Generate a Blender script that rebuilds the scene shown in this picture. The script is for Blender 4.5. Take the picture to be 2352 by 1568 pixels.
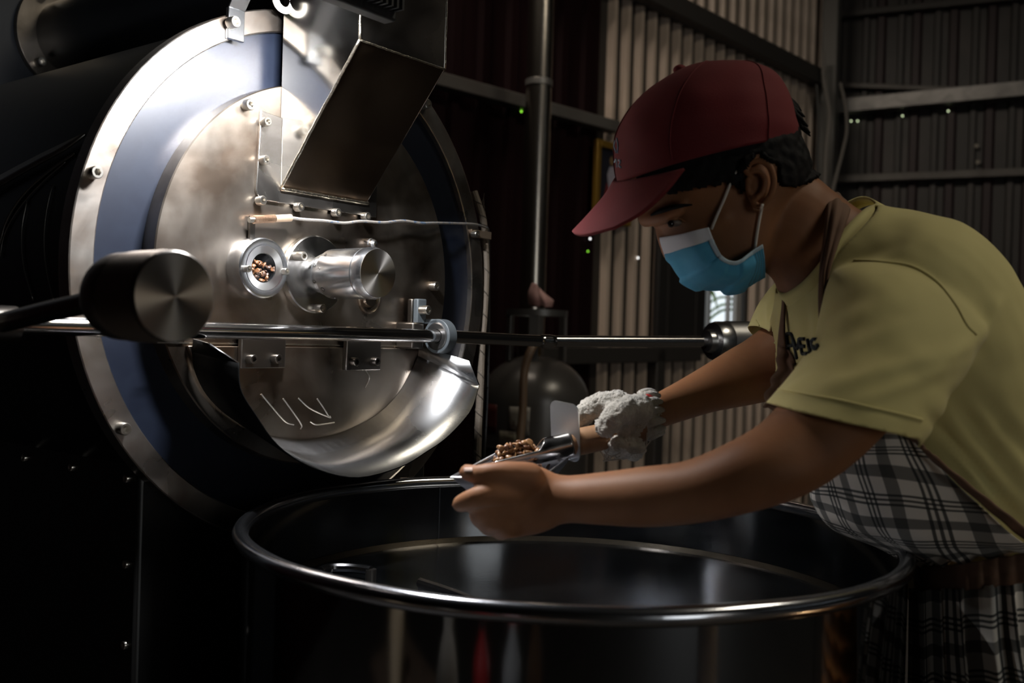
import bpy, bmesh, math, random
import numpy as np
from mathutils import Vector, Matrix, noise
random.seed(4); rng = np.random.RandomState(7)
for o in list(bpy.data.objects): bpy.data.objects.remove(o, do_unlink=True)
scene = bpy.context.scene
COL = scene.collection
V = Vector

# ------------------------------------------------------------------ camera
FPX = 2287.0; CAMZ = 1.08; ROLL = 0.030; PITCH = -0.006
fw = V((0, math.cos(PITCH), math.sin(PITCH))); u0 = V((0, -math.sin(PITCH), math.cos(PITCH)))
right = V((1, 0, 0)) * math.cos(ROLL) + u0 * math.sin(ROLL)
up = u0 * math.cos(ROLL) - V((1, 0, 0)) * math.sin(ROLL)
CAM = V((0, 0, CAMZ))
cam = bpy.data.cameras.new('camera'); camo = bpy.data.objects.new('camera', cam); COL.objects.link(camo)
cam.sensor_width = 36.0; cam.lens = 36.0 * FPX / 2352; cam.clip_start = 0.02
m = Matrix.Identity(4)
for i in range(3):
    m[i][0] = right[i]; m[i][1] = up[i]; m[i][2] = -fw[i]; m[i][3] = CAM[i]
camo.matrix_world = m
cam.dof.use_dof = True; cam.dof.focus_distance = 1.36; cam.dof.aperture_fstop = 4.9
scene.camera = camo

# ------------------------------------------------------------------ world, lights, exposure
scene.view_settings.view_transform = 'Standard'; scene.view_settings.look = 'None'
scene.view_settings.gamma = 1.0; scene.view_settings.use_curve_mapping = False
scene.view_settings.exposure = 0.0
w = bpy.data.worlds.new('world'); scene.world = w; w.use_nodes = True
w.node_tree.nodes['Background'].inputs[0].default_value = (0.86, 0.95, 1.0, 1)
w.node_tree.nodes['Background'].inputs[1].default_value = 1.2
def area_light(name, loc, target, sx, sy, power, col):
    l = bpy.data.lights.new(name, 'AREA'); l.shape = 'RECTANGLE'; l.size = sx; l.size_y = sy
    l.energy = power; l.color = col
    o = bpy.data.objects.new(name, l); COL.objects.link(o); o.location = loc
    o.rotation_euler = (V(target) - V(loc)).to_track_quat('-Z', 'Y').to_euler()
    return o
scene.cycles.use_light_tree = False; scene.cycles.max_bounces = 6; scene.cycles.diffuse_bounces = 3; scene.cycles.glossy_bounces = 4; scene.cycles.transmission_bounces = 3; scene.cycles.transparent_max_bounces = 6
# daylight entering by the open gateway behind the photographer; two overhead lights, added and unseen, brighten shirt and wall ribs
area_light('daylight_gateway', (3.7, -4.1, 1.5), (0.7, 1.1, 0.9), 2.0, 2.3, 13, (1.0, 0.92, 0.80))
area_light('added_overhead_fill', (2.3, 0.9, 4.1), (0.8, 1.15, 1.0), 1.4, 1.0, 44, (1.0, 0.91, 0.74))  # added light for shirt and apron, the roof has no panel here
sk = area_light('added_rib_fill', (-0.5, 2.7, 4.1), (1.0, 4.9, 1.3), 1.2, 0.7, 16, (1.0, 0.88, 0.74)); sk.data.spread = math.radians(75)  # added light, spread narrowed to rake the left wall ribs only

# ------------------------------------------------------------------ helpers
def P(px, py, d):
    """point seen at photo pixel (px,py) at depth d metres"""
    return CAM + (fw + right * ((px - 1176) / FPX) + up * ((784 - py) / FPX)) * d
W = {}
def link(o, parent=None, mw=None):
    COL.objects.link(o); mw = mw or Matrix.Identity(4); W[o.name] = mw
    if parent is not None:
        o.parent = parent; o.matrix_parent_inverse = W[parent.name].inverted()
    o.matrix_basis = mw
    return o
def thing(name, label, cat, loc=(0, 0, 0), group=None):
    o = bpy.data.objects.new(name, None); o.empty_display_size = 0.05
    link(o, None, Matrix.Translation(V(loc))); tag(o, label, cat, group); return o
def tag(o, label=None, cat=None, group=None, kind=None):
    if label: o['label'] = label
    if cat: o['category'] = cat
    if group: o['group'] = group
    if kind: o['kind'] = kind
    return o
def frame(p, z, x=None):
    """matrix with origin p, local Z along z"""
    z = V(z).normalized(); x = V(x) if x is not None else (V((0, 0, 1)) if abs(z.z) < .9 else V((1, 0, 0)))
    y = z.cross(x).normalized(); x = y.cross(z).normalized()
    m = Matrix.Identity(4)
    for i in range(3): m[i][0], m[i][1], m[i][2], m[i][3] = x[i], y[i], z[i], p[i]
    return m
class MB:
    def __init__(s): s.v = []; s.f = []; s.uv = None
    def add(s, vs, fs):
        b = len(s.v); s.v += [tuple(x) for x in vs]; s.f += [tuple(i + b for i in f) for f in fs]; return s
    def box(s, c, ax, ay, az):
        c, ax, ay, az = V(c), V(ax), V(ay), V(az)
        vs = [c + ax * i + ay * j + az * k for k in (-1, 1) for j in (-1, 1) for i in (-1, 1)]
        return s.add(vs, [(0, 2, 3, 1), (4, 5, 7, 6), (0, 1, 5, 4), (2, 6, 7, 3), (0, 4, 6, 2), (1, 3, 7, 5)])
    def rings(s, R, closed=True, cap0=True, cap1=True):
        n = len(R[0]); vs = [p for r in R for p in r]; fs = []
        for i in range(len(R) - 1):
            for j in range(n if closed else n - 1):
                k = (j + 1) % n
                fs.append((i * n + j, i * n + k, (i + 1) * n + k, (i + 1) * n + j))
        if cap0: fs.append(tuple(range(n - 1, -1, -1)))
        if cap1: fs.append(tuple(range((len(R) - 1) * n, len(R) * n)))
        return s.add(vs, fs)
    def lathe(s, prof, m=None, n=48, close=False, caps=True):
        """profile [(r,h)] about local Z of matrix m"""
        m = m or Matrix.Identity(4); R = []
        for r, h in prof:
            R.append([m @ V((r * math.cos(2 * math.pi * k / n), r * math.sin(2 * math.pi * k / n), h)) for k in range(n)])
        if close: R.append(R[0])
        return s.rings(R, True, caps and not close and prof[0][0] > 0, caps and not close and prof[-1][0] > 0)
    def cyl(s, a, b, r, r2=None, n=24):
        a, b = V(a), V(b); return s.lathe([(r, 0), (r if r2 is None else r2, (b - a).length)], frame(a, b - a), n)
    def tube(s, pts, r, n=10, cap=True, closed=False):
        pts = [V(p) for p in pts]; N = len(pts); R = []; x = None
        for i, p in enumerate(pts):
            a = pts[(i - 1) % N] if (closed or i > 0) else p; b = pts[(i + 1) % N] if (closed or i < N - 1) else p
            t = (b - a).normalized()
            if x is None: x = t.cross(V((0.13, 0.2, 1))).normalized()
            x = (x - t * x.dot(t)).normalized(); y = t.cross(x)
            rr = r[i] if isinstance(r, (list, tuple, np.ndarray)) else r
            R.append([p + (x * math.cos(2 * math.pi * k / n) + y * math.sin(2 * math.pi * k / n)) * rr for k in range(n)])
        if closed: R.append(R[0])
        return s.rings(R, True, cap and not closed, cap and not closed)
    def prism(s, poly, ext):
        poly = [V(p) for p in poly]; e = V(ext); n = len(poly)
        fs = [tuple(range(n - 1, -1, -1)), tuple(range(n, 2 * n))] + [(i, (i + 1) % n, (i + 1) % n + n, i + n) for i in range(n)]
        return s.add(poly + [p + e for p in poly], fs)
    def ellipsoid(s, c, ax, ay, az, n=16, k=10):
        c, ax, ay, az = V(c), V(ax), V(ay), V(az); R = []
        for i in range(k + 1):
            th = math.pi * (i + .001) / (k + .002)
            R.append([c + az * math.cos(th) + (ax * math.cos(2 * math.pi * j / n) + ay * math.sin(2 * math.pi * j / n)) * math.sin(th) for j in range(n)])
        return s.rings(R)
    def grid(s, G, uv=None):
        """G: rows x cols of points"""
        h, wd = len(G), len(G[0]); b = len(s.v)
        s.add([p for r in G for p in r], [(i * wd + j, i * wd + j + 1, (i + 1) * wd + j + 1, (i + 1) * wd + j) for i in range(h - 1) for j in range(wd - 1)])
        if uv is not None: s.uv = (s.uv or []) + [tuple(q) for r in uv for q in r]
        return s
    def mesh(s, name, ang=35, weld=0):
        me = bpy.data.meshes.new(name); me.from_pydata(s.v, [], s.f)
        if s.uv:
            ul = me.uv_layers.new(name='UVMap')
            li = np.empty(len(me.loops), dtype=np.int32); me.loops.foreach_get('vertex_index', li)
            ul.data.foreach_set('uv', np.array(s.uv, dtype=np.float32)[li].ravel())
        bm = bmesh.new(); bm.from_mesh(me)
        if weld: bmesh.ops.remove_doubles(bm, verts=bm.verts, dist=weld)
        if not s.uv: bmesh.ops.recalc_face_normals(bm, faces=bm.faces)
        bm.to_mesh(me); bm.free()
        smooth(me, ang); return me
    def build(s, name, mat, parent=None, ang=35, mw=None, bevel=0, solid=0, sub=0, weld=0, off=0):
        o = bpy.data.objects.new(name, s.mesh(name, ang, weld)); o.data.materials.append(mat); link(o, parent, mw)
        if solid: mod = o.modifiers.new('solid', 'SOLIDIFY'); mod.thickness = solid; mod.offset = off
        if bevel: mod = o.modifiers.new('bevel', 'BEVEL'); mod.width = bevel; mod.segments = 2; mod.limit_method = 'ANGLE'; mod.angle_limit = .6
        if sub: mod = o.modifiers.new('sub', 'SUBSURF'); mod.levels = sub; mod.render_levels = sub
        return o
def smooth(me, ang=35):
    me.polygons.foreach_set('use_smooth', np.ones(len(me.polygons), dtype=bool))
    if ang < 180: me.set_sharp_from_angle(angle=math.radians(ang))
    me.update()
def inst(name, me, mat, parent, mw):
    o = bpy.data.objects.new(name, me)
    if mat and not me.materials: me.materials.append(mat)
    return link(o, parent, mw)
def crom(pts, n, closed=False):
    """Catmull-Rom through arrays of points (k,dim) -> n samples"""
    A = np.array([list(p) for p in pts], dtype=float); k = len(A)
    T = np.linspace(0, k if closed else k - 1, n, endpoint=not closed); out = []
    for t in T:
        i = int(min(math.floor(t), (k - 1) if closed else k - 2)); f = t - i
        def g(j):
            if closed: return A[j % k]
            if j < 0: return 2 * A[0] - A[1]
            if j >= k: return 2 * A[-1] - A[-2]
            return A[j]
        p0, p1, p2, p3 = g(i - 1), g(i), g(i + 1), g(i + 2)
        out.append(.5 * (2 * p1 + (p2 - p0) * f + (2 * p0 - 5 * p1 + 4 * p2 - p3) * f * f + (3 * p1 - p0 - 3 * p2 + p3) * f ** 3))
    return np.array(out)
def net(ctrl, nu, nv):
    """bicubic upsample of a control net rows x cols of points"""
    rows = np.array([crom(r, nv) for r in ctrl])
    cols = np.array([crom(rows[:, j], nu) for j in range(nv)])
    return cols.transpose(1, 0, 2)
def spline(pts, n): return [V(p) for p in crom(pts, n)]

# ------------------------------------------------------------------ materials
MATS = {}
def mat(name, col, metal=0.0, rough=.5, var=None, bump=None, rvar=None, aniso=0, coat=0, sss=0, emit=None, spec=None, sheen=0, stretch=None, trans=0, alpha=None):
    if name in MATS: return MATS[name]
    m = bpy.data.materials.new(name); m.use_nodes = True; nt = m.node_tree; b = nt.nodes['Principled BSDF']; MATS[name] = m
    b.inputs['Base Color'].default_value = (*col, 1); b.inputs['Metallic'].default_value = metal; b.inputs['Roughness'].default_value = rough
    tc = nt.nodes.new('ShaderNodeTexCoord'); src = tc.outputs['Object']
    if stretch:
        mp = nt.nodes.new('ShaderNodeMapping'); mp.inputs['Scale'].default_value = stretch; nt.links.new(src, mp.inputs[0]); src = mp.outputs[0]
    def nz(scale, detail=5, dist=0):
        n = nt.nodes.new('ShaderNodeTexNoise'); n.inputs['Scale'].default_value = scale; n.inputs['Detail'].default_value = detail
        n.inputs['Distortion'].default_value = dist; nt.links.new(src, n.inputs['Vector']); return n.outputs['Fac']
    if var:   # (scale, colour2, contrast lo, hi)
        sc, c2, lo, hi = var
        r = nt.nodes.new('ShaderNodeMapRange'); r.inputs['From Min'].default_value = lo; r.inputs['From Max'].default_value = hi
        nt.links.new(nz(sc, 6, .6), r.inputs['Value'])
        mx = nt.nodes.new('ShaderNodeMix'); mx.data_type = 'RGBA'; mx.inputs['A'].default_value = (*col, 1); mx.inputs['B'].default_value = (*c2, 1)
        nt.links.new(r.outputs[0], mx.inputs['Factor']); nt.links.new(mx.outputs['Result'], b.inputs['Base Color'])
    if rvar:  # (scale, r0, r1)
        r = nt.nodes.new('ShaderNodeMapRange'); r.inputs['From Min'].default_value = .3; r.inputs['From Max'].default_value = .7
        r.inputs['To Min'].default_value = rvar[1]; r.inputs['To Max'].default_value = rvar[2]
        nt.links.new(nz(rvar[0], 5, .8), r.inputs['Value']); nt.links.new(r.outputs[0], b.inputs['Roughness'])
    if bump:  # (scale, strength, distance)
        bp = nt.nodes.new('ShaderNodeBump'); bp.inputs['Strength'].default_value = bump[1]; bp.inputs['Distance'].default_value = bump[2]
        nt.links.new(nz(bump[0], bump[3] if len(bump) > 3 else 4), bp.inputs['Height']); nt.links.new(bp.outputs[0], b.inputs['Normal'])
    if aniso:
        b.inputs['Anisotropic'].default_value = aniso
        t = nt.nodes.new('ShaderNodeTangent'); t.direction_type = 'RADIAL'; t.axis = 'Z'; nt.links.new(t.outputs[0], b.inputs['Tangent'])
    if coat: b.inputs['Coat Weight'].default_value = coat; b.inputs['Coat Roughness'].default_value = .08
    if sss: b.inputs['Subsurface Weight'].default_value = sss; b.inputs['Subsurface Radius'].default_value = (.9, .35, .2); b.inputs['Subsurface Scale'].default_value = .006
    if emit: m.cycles.emission_sampling = 'NONE'; b.inputs['Emission Color'].default_value = (*emit[0], 1); b.inputs['Emission Strength'].default_value = emit[1]
    if spec is not None: b.inputs['Specular IOR Level'].default_value = spec
    if sheen: b.inputs['Sheen Weight'].default_value = sheen
    if trans: b.inputs['Transmission Weight'].default_value = trans
    return m
# metals
STEEL = mat('brushed_steel', (.36, .315, .27), 1, .3, var=(7, (.17, .13, .10), .40, .62), rvar=(9, .25, .38), bump=(11, .22, .005, 4))
RINGS = mat('ring_steel', (.46, .43, .40), 1, .3, var=(9, (.26, .19, .14), .42, .70), rvar=(12, .24, .38), bump=(60, .05, .001))
POLISH = mat('polished_sheet', (.62, .60, .56), 1, .1, rvar=(6, .08, .2), bump=(7, .10, .004, 2))
TROUGHM = mat('trough_sheet', (.66, .66, .67), 1, .22, rvar=(5, .18, .34), bump=(6, .06, .004, 2))
BRIGHT = mat('machined_aluminium', (.60, .61, .63), 1, .22, bump=(200, .03, .0005))
LATHED = mat('lathed_face', (.50, .47, .44), 1, .3, aniso=.85)
LATHEDB = mat('lathed_bright', (.70, .70, .70), 1, .3, aniso=.7)
BOLT = mat('bolt_steel', (.60, .57, .52), 1, .28)
DARKST = mat('dark_steel', (.16, .145, .13), 1, .3, bump=(40, .04, .001))
KNURL = mat('knurled_steel', (.42, .36, .31), 1, .42)
CHROME = mat('shaft_chrome', (.60, .58, .57), 1, .14, bump=(30, .02, .001))
BLACKP = mat('black_paint', (.005, .005, .006), 0, .3, bump=(4, .08, .01, 2), spec=.4)
BLACKM = mat('black_matt', (.006, .006, .006), 0, .6)
BLUEP = mat('blue_paint', (.0038, .0056, .0115), 0, .40, var=(30, (.0055, .008, .015), .45, .75), spec=.30)
BLUED = mat('blue_housing', (.0016, .0045, .0105), 0, .5)
GREYB = mat('grey_bracket', (.06, .07, .078), .2, .5)
RUBBER = mat('black_rubber', (.012, .012, .012), 0, .55)
TANKM = mat('tank_steel', (.22, .225, .235), 1, .09, rvar=(4, .05, .13), bump=(5, .05, .004, 2))
RIMM = mat('rim_steel', (.55, .56, .60), 1, .16, bump=(45, .10, .002, 2))
def thin_glass(name):
    m = bpy.data.materials.new(name); m.use_nodes = True; nt = m.node_tree; nt.nodes.clear()
    o = nt.nodes.new('ShaderNodeOutputMaterial'); t = nt.nodes.new('ShaderNodeBsdfTransparent'); g = nt.nodes.new('ShaderNodeBsdfGlossy'); g.inputs['Roughness'].default_value = .02
    x = nt.nodes.new('ShaderNodeMixShader'); x.inputs[0].default_value = .05
    nt.links.new(t.outputs[0], x.inputs[1]); nt.links.new(g.outputs[0], x.inputs[2]); nt.links.new(x.outputs[0], o.inputs[0]); return m
GLASS = thin_glass('sight_pane')
GALV = mat('galvanised', (.22, .21, .20), .6, .42, var=(10, (.12, .115, .11), .4, .7))
SHEET_TAN = mat('sheet_tan', (.03, .024, .019), .0, .6)  # flats kept darker than the ribs, shade between them put into the colour
RIB_LIT = mat('rib_lit', (.52, .41, .33), .0, .5, var=(3, (.36, .28, .22), .4, .7))  # ribs of the same sheet, paler to put light on their facets into the colour
SHEET_RED = mat('sheet_red', (.0085, .0012, .0018), 0, .7, spec=.12)
SHEET_GREY = mat('sheet_grey', (.032, .029, .027), .2, .5, var=(2.5, (.06, .05, .046), .45, .8))
SHEET_MAROON = mat('sheet_maroon', (.024, .013, .014), .2, .5)
PURLIN = mat('purlin_steel', (.12, .11, .10), .3, .5, var=(4, (.07, .06, .055), .4, .7))
CONC = mat('concrete_floor', (.05, .045, .04), 0, .7, var=(3, (.035, .03, .028), .35, .7), bump=(30, .2, .004))
BEANM = mat('coffee_bean', (.17, .072, .028), 0, .38, var=(90, (.085, .033, .014), .35, .7), spec=.5)
BEANL = mat('coffee_bean_light', (.34, .175, .07), 0, .38, var=(90, (.15, .07, .028), .35, .7), spec=.5)
WOODM = mat('wood_handle', (.30, .16, .075), 0, .5, var=(14, (.17, .085, .04), .35, .7), stretch=(3, 1, 1))
# ------------------------------------------------------------------ the room
TW = V((.669, .743, 0)); NW = V((.743, -.669, 0)); W0 = V((.098 * 4.4, 4.4, 0))           # long wall on the left
CORN = W0 + TW * ((.319 * 4.4 - W0.x) / (.669 - .319 * .743)) if False else None
s_c = (.319 * W0.y - W0.x) / (.669 - .319 * .743); CORN = W0 + TW * s_c
TR = V((.855, -.518, 0)).normalized(); NR = V((-.518, -.855, 0)).normalized()               # wall on the right
H = 4.2
def wray(px, py, off=0.0):
    """pixel -> (s along left wall, z) at offset off from it"""
    d = fw + right * ((px - 1176) / FPX) + up * ((784 - py) / FPX)
    k = ((W0 + NW * off - CAM).dot(NW)) / d.dot(NW); p = CAM + d * k
    return (p - W0).dot(TW), p.z, p
def rray(px, py, off=0.0):
    d = fw + right * ((px - 1176) / FPX) + up * ((784 - py) / FPX)
    k = ((CORN + NR * off - CAM).dot(NR)) / d.dot(NR); p = CAM + d * k
    return (p - CORN).dot(TR), p.z, p
fl = MB().box((2.0, 1.5, -.05), (7.5, 0, 0), (0, 6.5, 0), (0, 0, .05)).build('floor', CONC); tag(fl, kind='structure')
ce = MB().box((2.0, 1.5, H + .05), (7.5, 0, 0), (0, 6.5, 0), (0, 0, .05)).build('ceiling', mat('roof_sheet', (.02, .019, .018), 0, .7)); tag(ce, kind='structure')
# window opening limits on the left wall
ws0 = wray(1597, 700)[0]; ws1 = wray(1712, 700)[0]; wz0 = wray(1650, 812)[1]; wz1 = wray(1650, 560)[1]
sr = wray(1368, 400)[0]                                   # red sheeting ends here
def wall_piece(mb, s0, s1, z0, z1):
    c = W0 + TW * ((s0 + s1) / 2) - NW * .02; c.z = (z0 + z1) / 2
    mb.box(c, TW * ((s1 - s0) / 2), NW * .02, (0, 0, (z1 - z0) / 2))
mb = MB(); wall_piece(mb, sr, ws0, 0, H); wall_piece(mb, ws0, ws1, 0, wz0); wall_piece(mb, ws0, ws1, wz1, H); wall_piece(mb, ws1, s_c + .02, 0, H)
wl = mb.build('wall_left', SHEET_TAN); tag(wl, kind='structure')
mb = MB(); wall_piece(mb, -5.6, sr, 0, H); red = mb.build('sheet', SHEET_RED, wl)
def ribmesh(name, hgt, h=.030, wb=.023, wt=.012, d=None):
    T_, N_ = d; mb = MB(); z = V((0, 0, hgt / 2))
    prof = [(-wb, 0), (-wt, h), (wt, h), (wb, 0)]
    mb.prism([T_ * a + N_ * b - z for a, b in prof], z * 2); me = mb.mesh(name, 30); return me
rib_t = ribmesh('rib', H - .02, d=(TW, NW)); rib_t.materials.append(RIB_LIT)
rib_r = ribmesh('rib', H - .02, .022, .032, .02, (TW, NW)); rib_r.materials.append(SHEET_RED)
below = ribmesh('rib', wz0 - .01, d=(TW, NW)); below.materials.append(RIB_LIT)
abv = ribmesh('rib', H - wz1 - .02, d=(TW, NW)); abv.materials.append(RIB_LIT)
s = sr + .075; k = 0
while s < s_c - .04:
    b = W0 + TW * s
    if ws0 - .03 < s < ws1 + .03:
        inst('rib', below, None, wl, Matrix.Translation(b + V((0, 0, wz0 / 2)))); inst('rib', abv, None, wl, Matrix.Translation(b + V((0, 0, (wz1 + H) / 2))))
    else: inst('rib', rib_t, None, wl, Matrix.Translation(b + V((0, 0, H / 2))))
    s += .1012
s = sr - .1
while s > -1.6:
    inst('rib', rib_r, None, red, Matrix.Translation(W0 + TW * s + V((0, 0, H / 2)))); s -= .155
# right wall
LR = 9.0; mb = MB(); c = CORN + TR * (LR / 2) - NR * .02; c.z = H / 2
mb.box(c, TR * (LR / 2 + .02), NR * .02, (0, 0, H / 2)); wr = mb.build('wall_right', SHEET_GREY); tag(wr, kind='structure')
rib_g = ribmesh('rib', H - .02, .02, .03, .018, (TR, NR)); rib_g.materials.append(SHEET_MAROON)
rib_g2 = ribmesh('rib', H - .02, .02, .022, .014, (TR, NR)); rib_g2.materials.append(SHEET_GREY)
s = .16
for k in range(24):
    inst('rib', rib_g if k % 2 else rib_g2, None, wr, Matrix.Translation(CORN + TR * s + V((0, 0, H / 2)))); s += .115 if k % 2 else .085
# walls behind the photographer, with the gateway left open
mb = MB(); mb.box((-1.45, -4.3, H / 2), (4.1, 0, 0), (0, .03, 0), (0, 0, H / 2)); mb.box((7.25, -4.3, H / 2), (2.5, 0, 0), (0, .03, 0), (0, 0, H / 2)); mb.box((3.7, -4.3, 3.45), (1.06, 0, 0), (0, .03, 0), (0, 0, .75)); mb.box((9.75, -1.4, H / 2), (.03, 0, 0), (0, 3.0, 0), (0, 0, H / 2))
wb = mb.build('wall_back', SHEET_TAN); tag(wb, kind='structure')
a = W0 + TW * -5.6; mb = MB(); mb.box((-5.2, -2.2, H / 2), (.03, 0, 0), (0, 2.6, 0), (0, 0, H / 2)); mb.box((-4.3, .35, H / 2), (1.0, 0, 0), (0, .03, 0), (0, 0, H / 2))
w4 = mb.build('wall_side', SHEET_RED); tag(w4, kind='structure')
# purlins (rails) on the walls
def rail(n, pts, hh, th, m_, ray, nn, e0=0, e1=0):
    (a0, b0), (a1, b1) = pts
    s0, z0, p0 = ray(a0, b0, th + .02); s1, z1, p1 = ray(a1, b1, th + .02)
    dd = (p1 - p0).normalized(); p0 = p0 - dd * e0; p1 = p1 + dd * e1; z = V((0, 0, hh / 2)); d = (p1 - p0)
    mb = MB().box((p0 + p1) / 2, d / 2, nn * th, z); o = mb.build('trim_%d' % n, m_, bevel=.004); tag(o, kind='structure'); return o
rail(1, ((1000, 183), (1412, 293)), .05, .03, PURLIN, wray, NW, 2.0)
rail(2, ((1450, -32), (1888, 185)), .09, .04, mat('purlin_dark', (.045, .04, .036), .3, .5), wray, NW, 2.5)
rail(3, ((1200, 818), (1600, 812)), .07, .03, mat('purlin_dark', (.045, .04, .036), .3, .5), wray, NW)
rail(4, ((1925, 247), (2420, 200)), .085, .05, GALV, rray, NR, 0, 4)
rail(5, ((1920, 412), (2420, 393)), .045, .03, PURLIN, rray, NR, 0, 4)
rail(6, ((1925, 35), (2420, -15)), .04, .02, mat('purlin_dark', (.045, .04, .036), .3, .5), rray, NR, 0, 4)
rail(7, ((1930, 196), (2200, 206)), .03, .02, PURLIN, rray, NR)
# corner post
cp = P(1903, 300, 5.75); cp.z = 0
mb = MB().box(cp + V((0, 0, H / 2)), TR * .045, NR * .045, (0, 0, H / 2)); po = mb.build('trim_8', mat('post_steel', (.085, .08, .072), .3, .5), bevel=.006); tag(po, kind='structure')
mb = MB().box(wray(1500, 950)[2] * 1 + NW * .03, TW * .03, NW * .03, (0, 0, .1)); 
po2 = wray(1505, 900, .05)[2]; po2.z = .52
mb = MB().box(po2, TW * .035, NW * .03, (0, 0, .52)); po = mb.build('trim_9', mat('purlin_dark', (.045, .04, .036)), bevel=.005); tag(po, kind='structure')
# cables hanging on the corner post
def hang(name, pts, r, m_, label, cat, d):
    o = MB().tube(spline([P(x, y, d) for x, y in pts], 40), r, 8).build(name, m_); tag(o, label, cat); return o
WIRE = mat('pale_wire', (.13, .115, .10), 0, .6); 
hang('electric_cable', [(1890, 120), (1893, 190), (1905, 260), (1899, 330), (1895, 400), (1893, 470)], .012, WIRE, 'pale electric cable looped down the front of the corner post', 'cable', 5.6)
hang('electric_cable', [(1930, 190), (1942, 245), (1945, 300), (1935, 350), (1922, 400), (1910, 450)], .009, WIRE, 'thin cable bowing away to the side of the corner post below the bare steel rail', 'cable', 5.6)
hang('electric_cable', [(1876, 195), (1880, 280), (1877, 360), (1880, 430)], .009, mat('dark_wire', (.03, .028, .025), 0, .6), 'dark cable running down beside the corner post', 'cable', 5.6)
# nail holes that let daylight through the sheets
HOLE = mat('daylight_hole', (0, 0, 0), emit=((.85, 1, .6), 2.2)); HOLEW = mat('daylight_hole_white', (0, 0, 0), emit=((1, 1, 1), 3.0))
def nail(px, py, ray, nn, par, r, m_):
    p = ray(px, py, .034)[2]; mb = MB().lathe([(r, 0), (r, .002)], frame(p, nn), 12); mb.build('nail_hole', m_, par)
for (x, y) in ((1955, 278), (1970, 278), (2073, 266), (2178, 255)): nail(x, y, rray, NR, wr, .004, HOLE)
nail(1197, 256, wray, NW, red, .004, mat('daylight_hole_green', (0, 0, 0), emit=((.3, .9, .05), 2)))
for (x, y) in ((1465, 592), (1355, 548)): nail(x, y, wray, NW, wl, .004, HOLEW)
nail(1350, 577, wray, NW, wl, .0035, mat('daylight_hole_green', (0, 0, 0)))
for (x, y) in ((2243, 335), (2246, 372)): nail(x, y, rray, NR, wr, .012, mat('paint_fleck', (.22, .19, .15)))
# dark door leaf beside the window
d0, d1 = wray(1487, 700)[0], wray(1597, 700)[0]; dz0 = wray(1540, 808)[1]; dz1 = wray(1540, 430)[1]
c = W0 + TW * ((d0 + d1) / 2) + NW * .045; c.z = (dz0 + dz1) / 2
dr = MB().box(c, TW * ((d1 - d0) / 2), NW * .015, (0, 0, (dz1 - dz0) / 2)).build('door_1', mat('door_dark', (.022, .02, .019), .2, .5), bevel=.004); tag(dr, kind='structure')
for f_ in (.2, .8):
    c2 = W0 + TW * (d0 + (d1 - d0) * f_) + NW * .064; c2.z = c.z; MB().box(c2, TW * .012, NW * .004, (0, 0, (dz1 - dz0) / 2 - .02)).build('batten', mat('door_dark', ()), dr)
# window: white mullion board and casing, garden behind
def sp(s, z, off): p = W0 + TW * s + NW * off; return V((p.x, p.y, z))
mz = (wz0 + wz1) / 2; hz = (wz1 - wz0) / 2
WFR = mat('window_white', (.72, .70, .70), 0, .5)
win = MB().box(sp(wray(1634, 700)[0], mz, -.02), TW * .009, NW * .012, (0, 0, hz)).build('window_1', mat('casing_grey', (.4, .38, .36), 0, .5)); tag(win, kind='structure')
MB().box(sp(wray(1680, 700)[0], mz, -.02), TW * .006, NW * .012, (0, 0, hz)).build('mullion', mat('casing_grey', ()), win)
MB().box(sp(wray(1700, 700)[0], mz, -.02), TW * .026, NW * .012, (0, 0, hz)).build('casing', mat('casing_grey', ()), win)
for zz in (wz0, wz1): MB().box(sp((ws0 + ws1) / 2, zz, -.03), TW * ((ws1 - ws0) / 2), NW * .035, (0, 0, .012)).build('window_frame', mat('purlin_dark', ()), win)
MB().box(sp((ws0 + ws1) / 2, mz, -.05), TW * ((ws1 - ws0) / 2 - .004), NW * .002, (0, 0, hz - .012)).build('pane', GLASS, win)
LEAF = mat('palm_leaf', (.30, .60, .08), 0, .5)
pt = thing('palm_plant', 'bright green palm plant growing outside the small window', 'plant', V((P(1600, 784, 5.9).x, P(1600, 784, 5.9).y, 0)))
base = P(1600, 784, 5.9); base.z = 0
MB().tube([base, base + V((0, 0, .5)), base + V((.02, 0, .95))], [.04, .03, .02], 8).build('stem', mat('palm_stem', (.12, .11, .05)), pt)
for k in range(26):
    a = k * 2.4; el = random.uniform(-.1, .9); L = random.uniform(.25, .5); d = (V((math.cos(a) * .8, math.sin(a) * .5, 0)) + V((0, 0, .5))).normalized(); b0 = base + V((.02, 0, .8 + .022 * k))
    pts = [b0 + d * (L * t) + V((0, 0, .2 * t - .42 * t * t)) for t in np.linspace(0, 1, 9)]
    side = d.cross(V((0, 0, 1))).normalized(); G = [[p + side * (wq * .018 * math.sin(math.pi * (.12 + .88 * t)) ) + V((0, 0, -abs(wq) * .012)) for wq in (-1, 0, 1)] for p, t in zip(pts, np.linspace(0, 1, 9))]
    MB().grid(G).build('leaf', LEAF, pt, 180, solid=.001)
# vertical pipe against the red sheeting
vp = thing('stove_pipe', 'tall round steel pipe standing against the dark red sheeting behind the gas cylinder', 'pipe', (P(1224, 800, 3.55).x, P(1224, 800, 3.55).y, 0))
b = P(1224, 650, 3.55); xb = V((b.x, b.y, 0))
MB().lathe([(.046, .0), (.046, H - .02)], Matrix.Translation(xb), 32).build('pipe_wall', mat('pipe_steel', (.45, .41, .36), 1, .24, var=(3, (.32, .28, .24), .4, .7)), vp)
for z_ in (.5, 1.98, 3.1): MB().lathe([(.046, -.012), (.049, -.010), (.049, .010), (.046, .012)], Matrix.Translation(xb + V((0, 0, z_))), 32, True).build('joint_band', GALV, vp)
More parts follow.
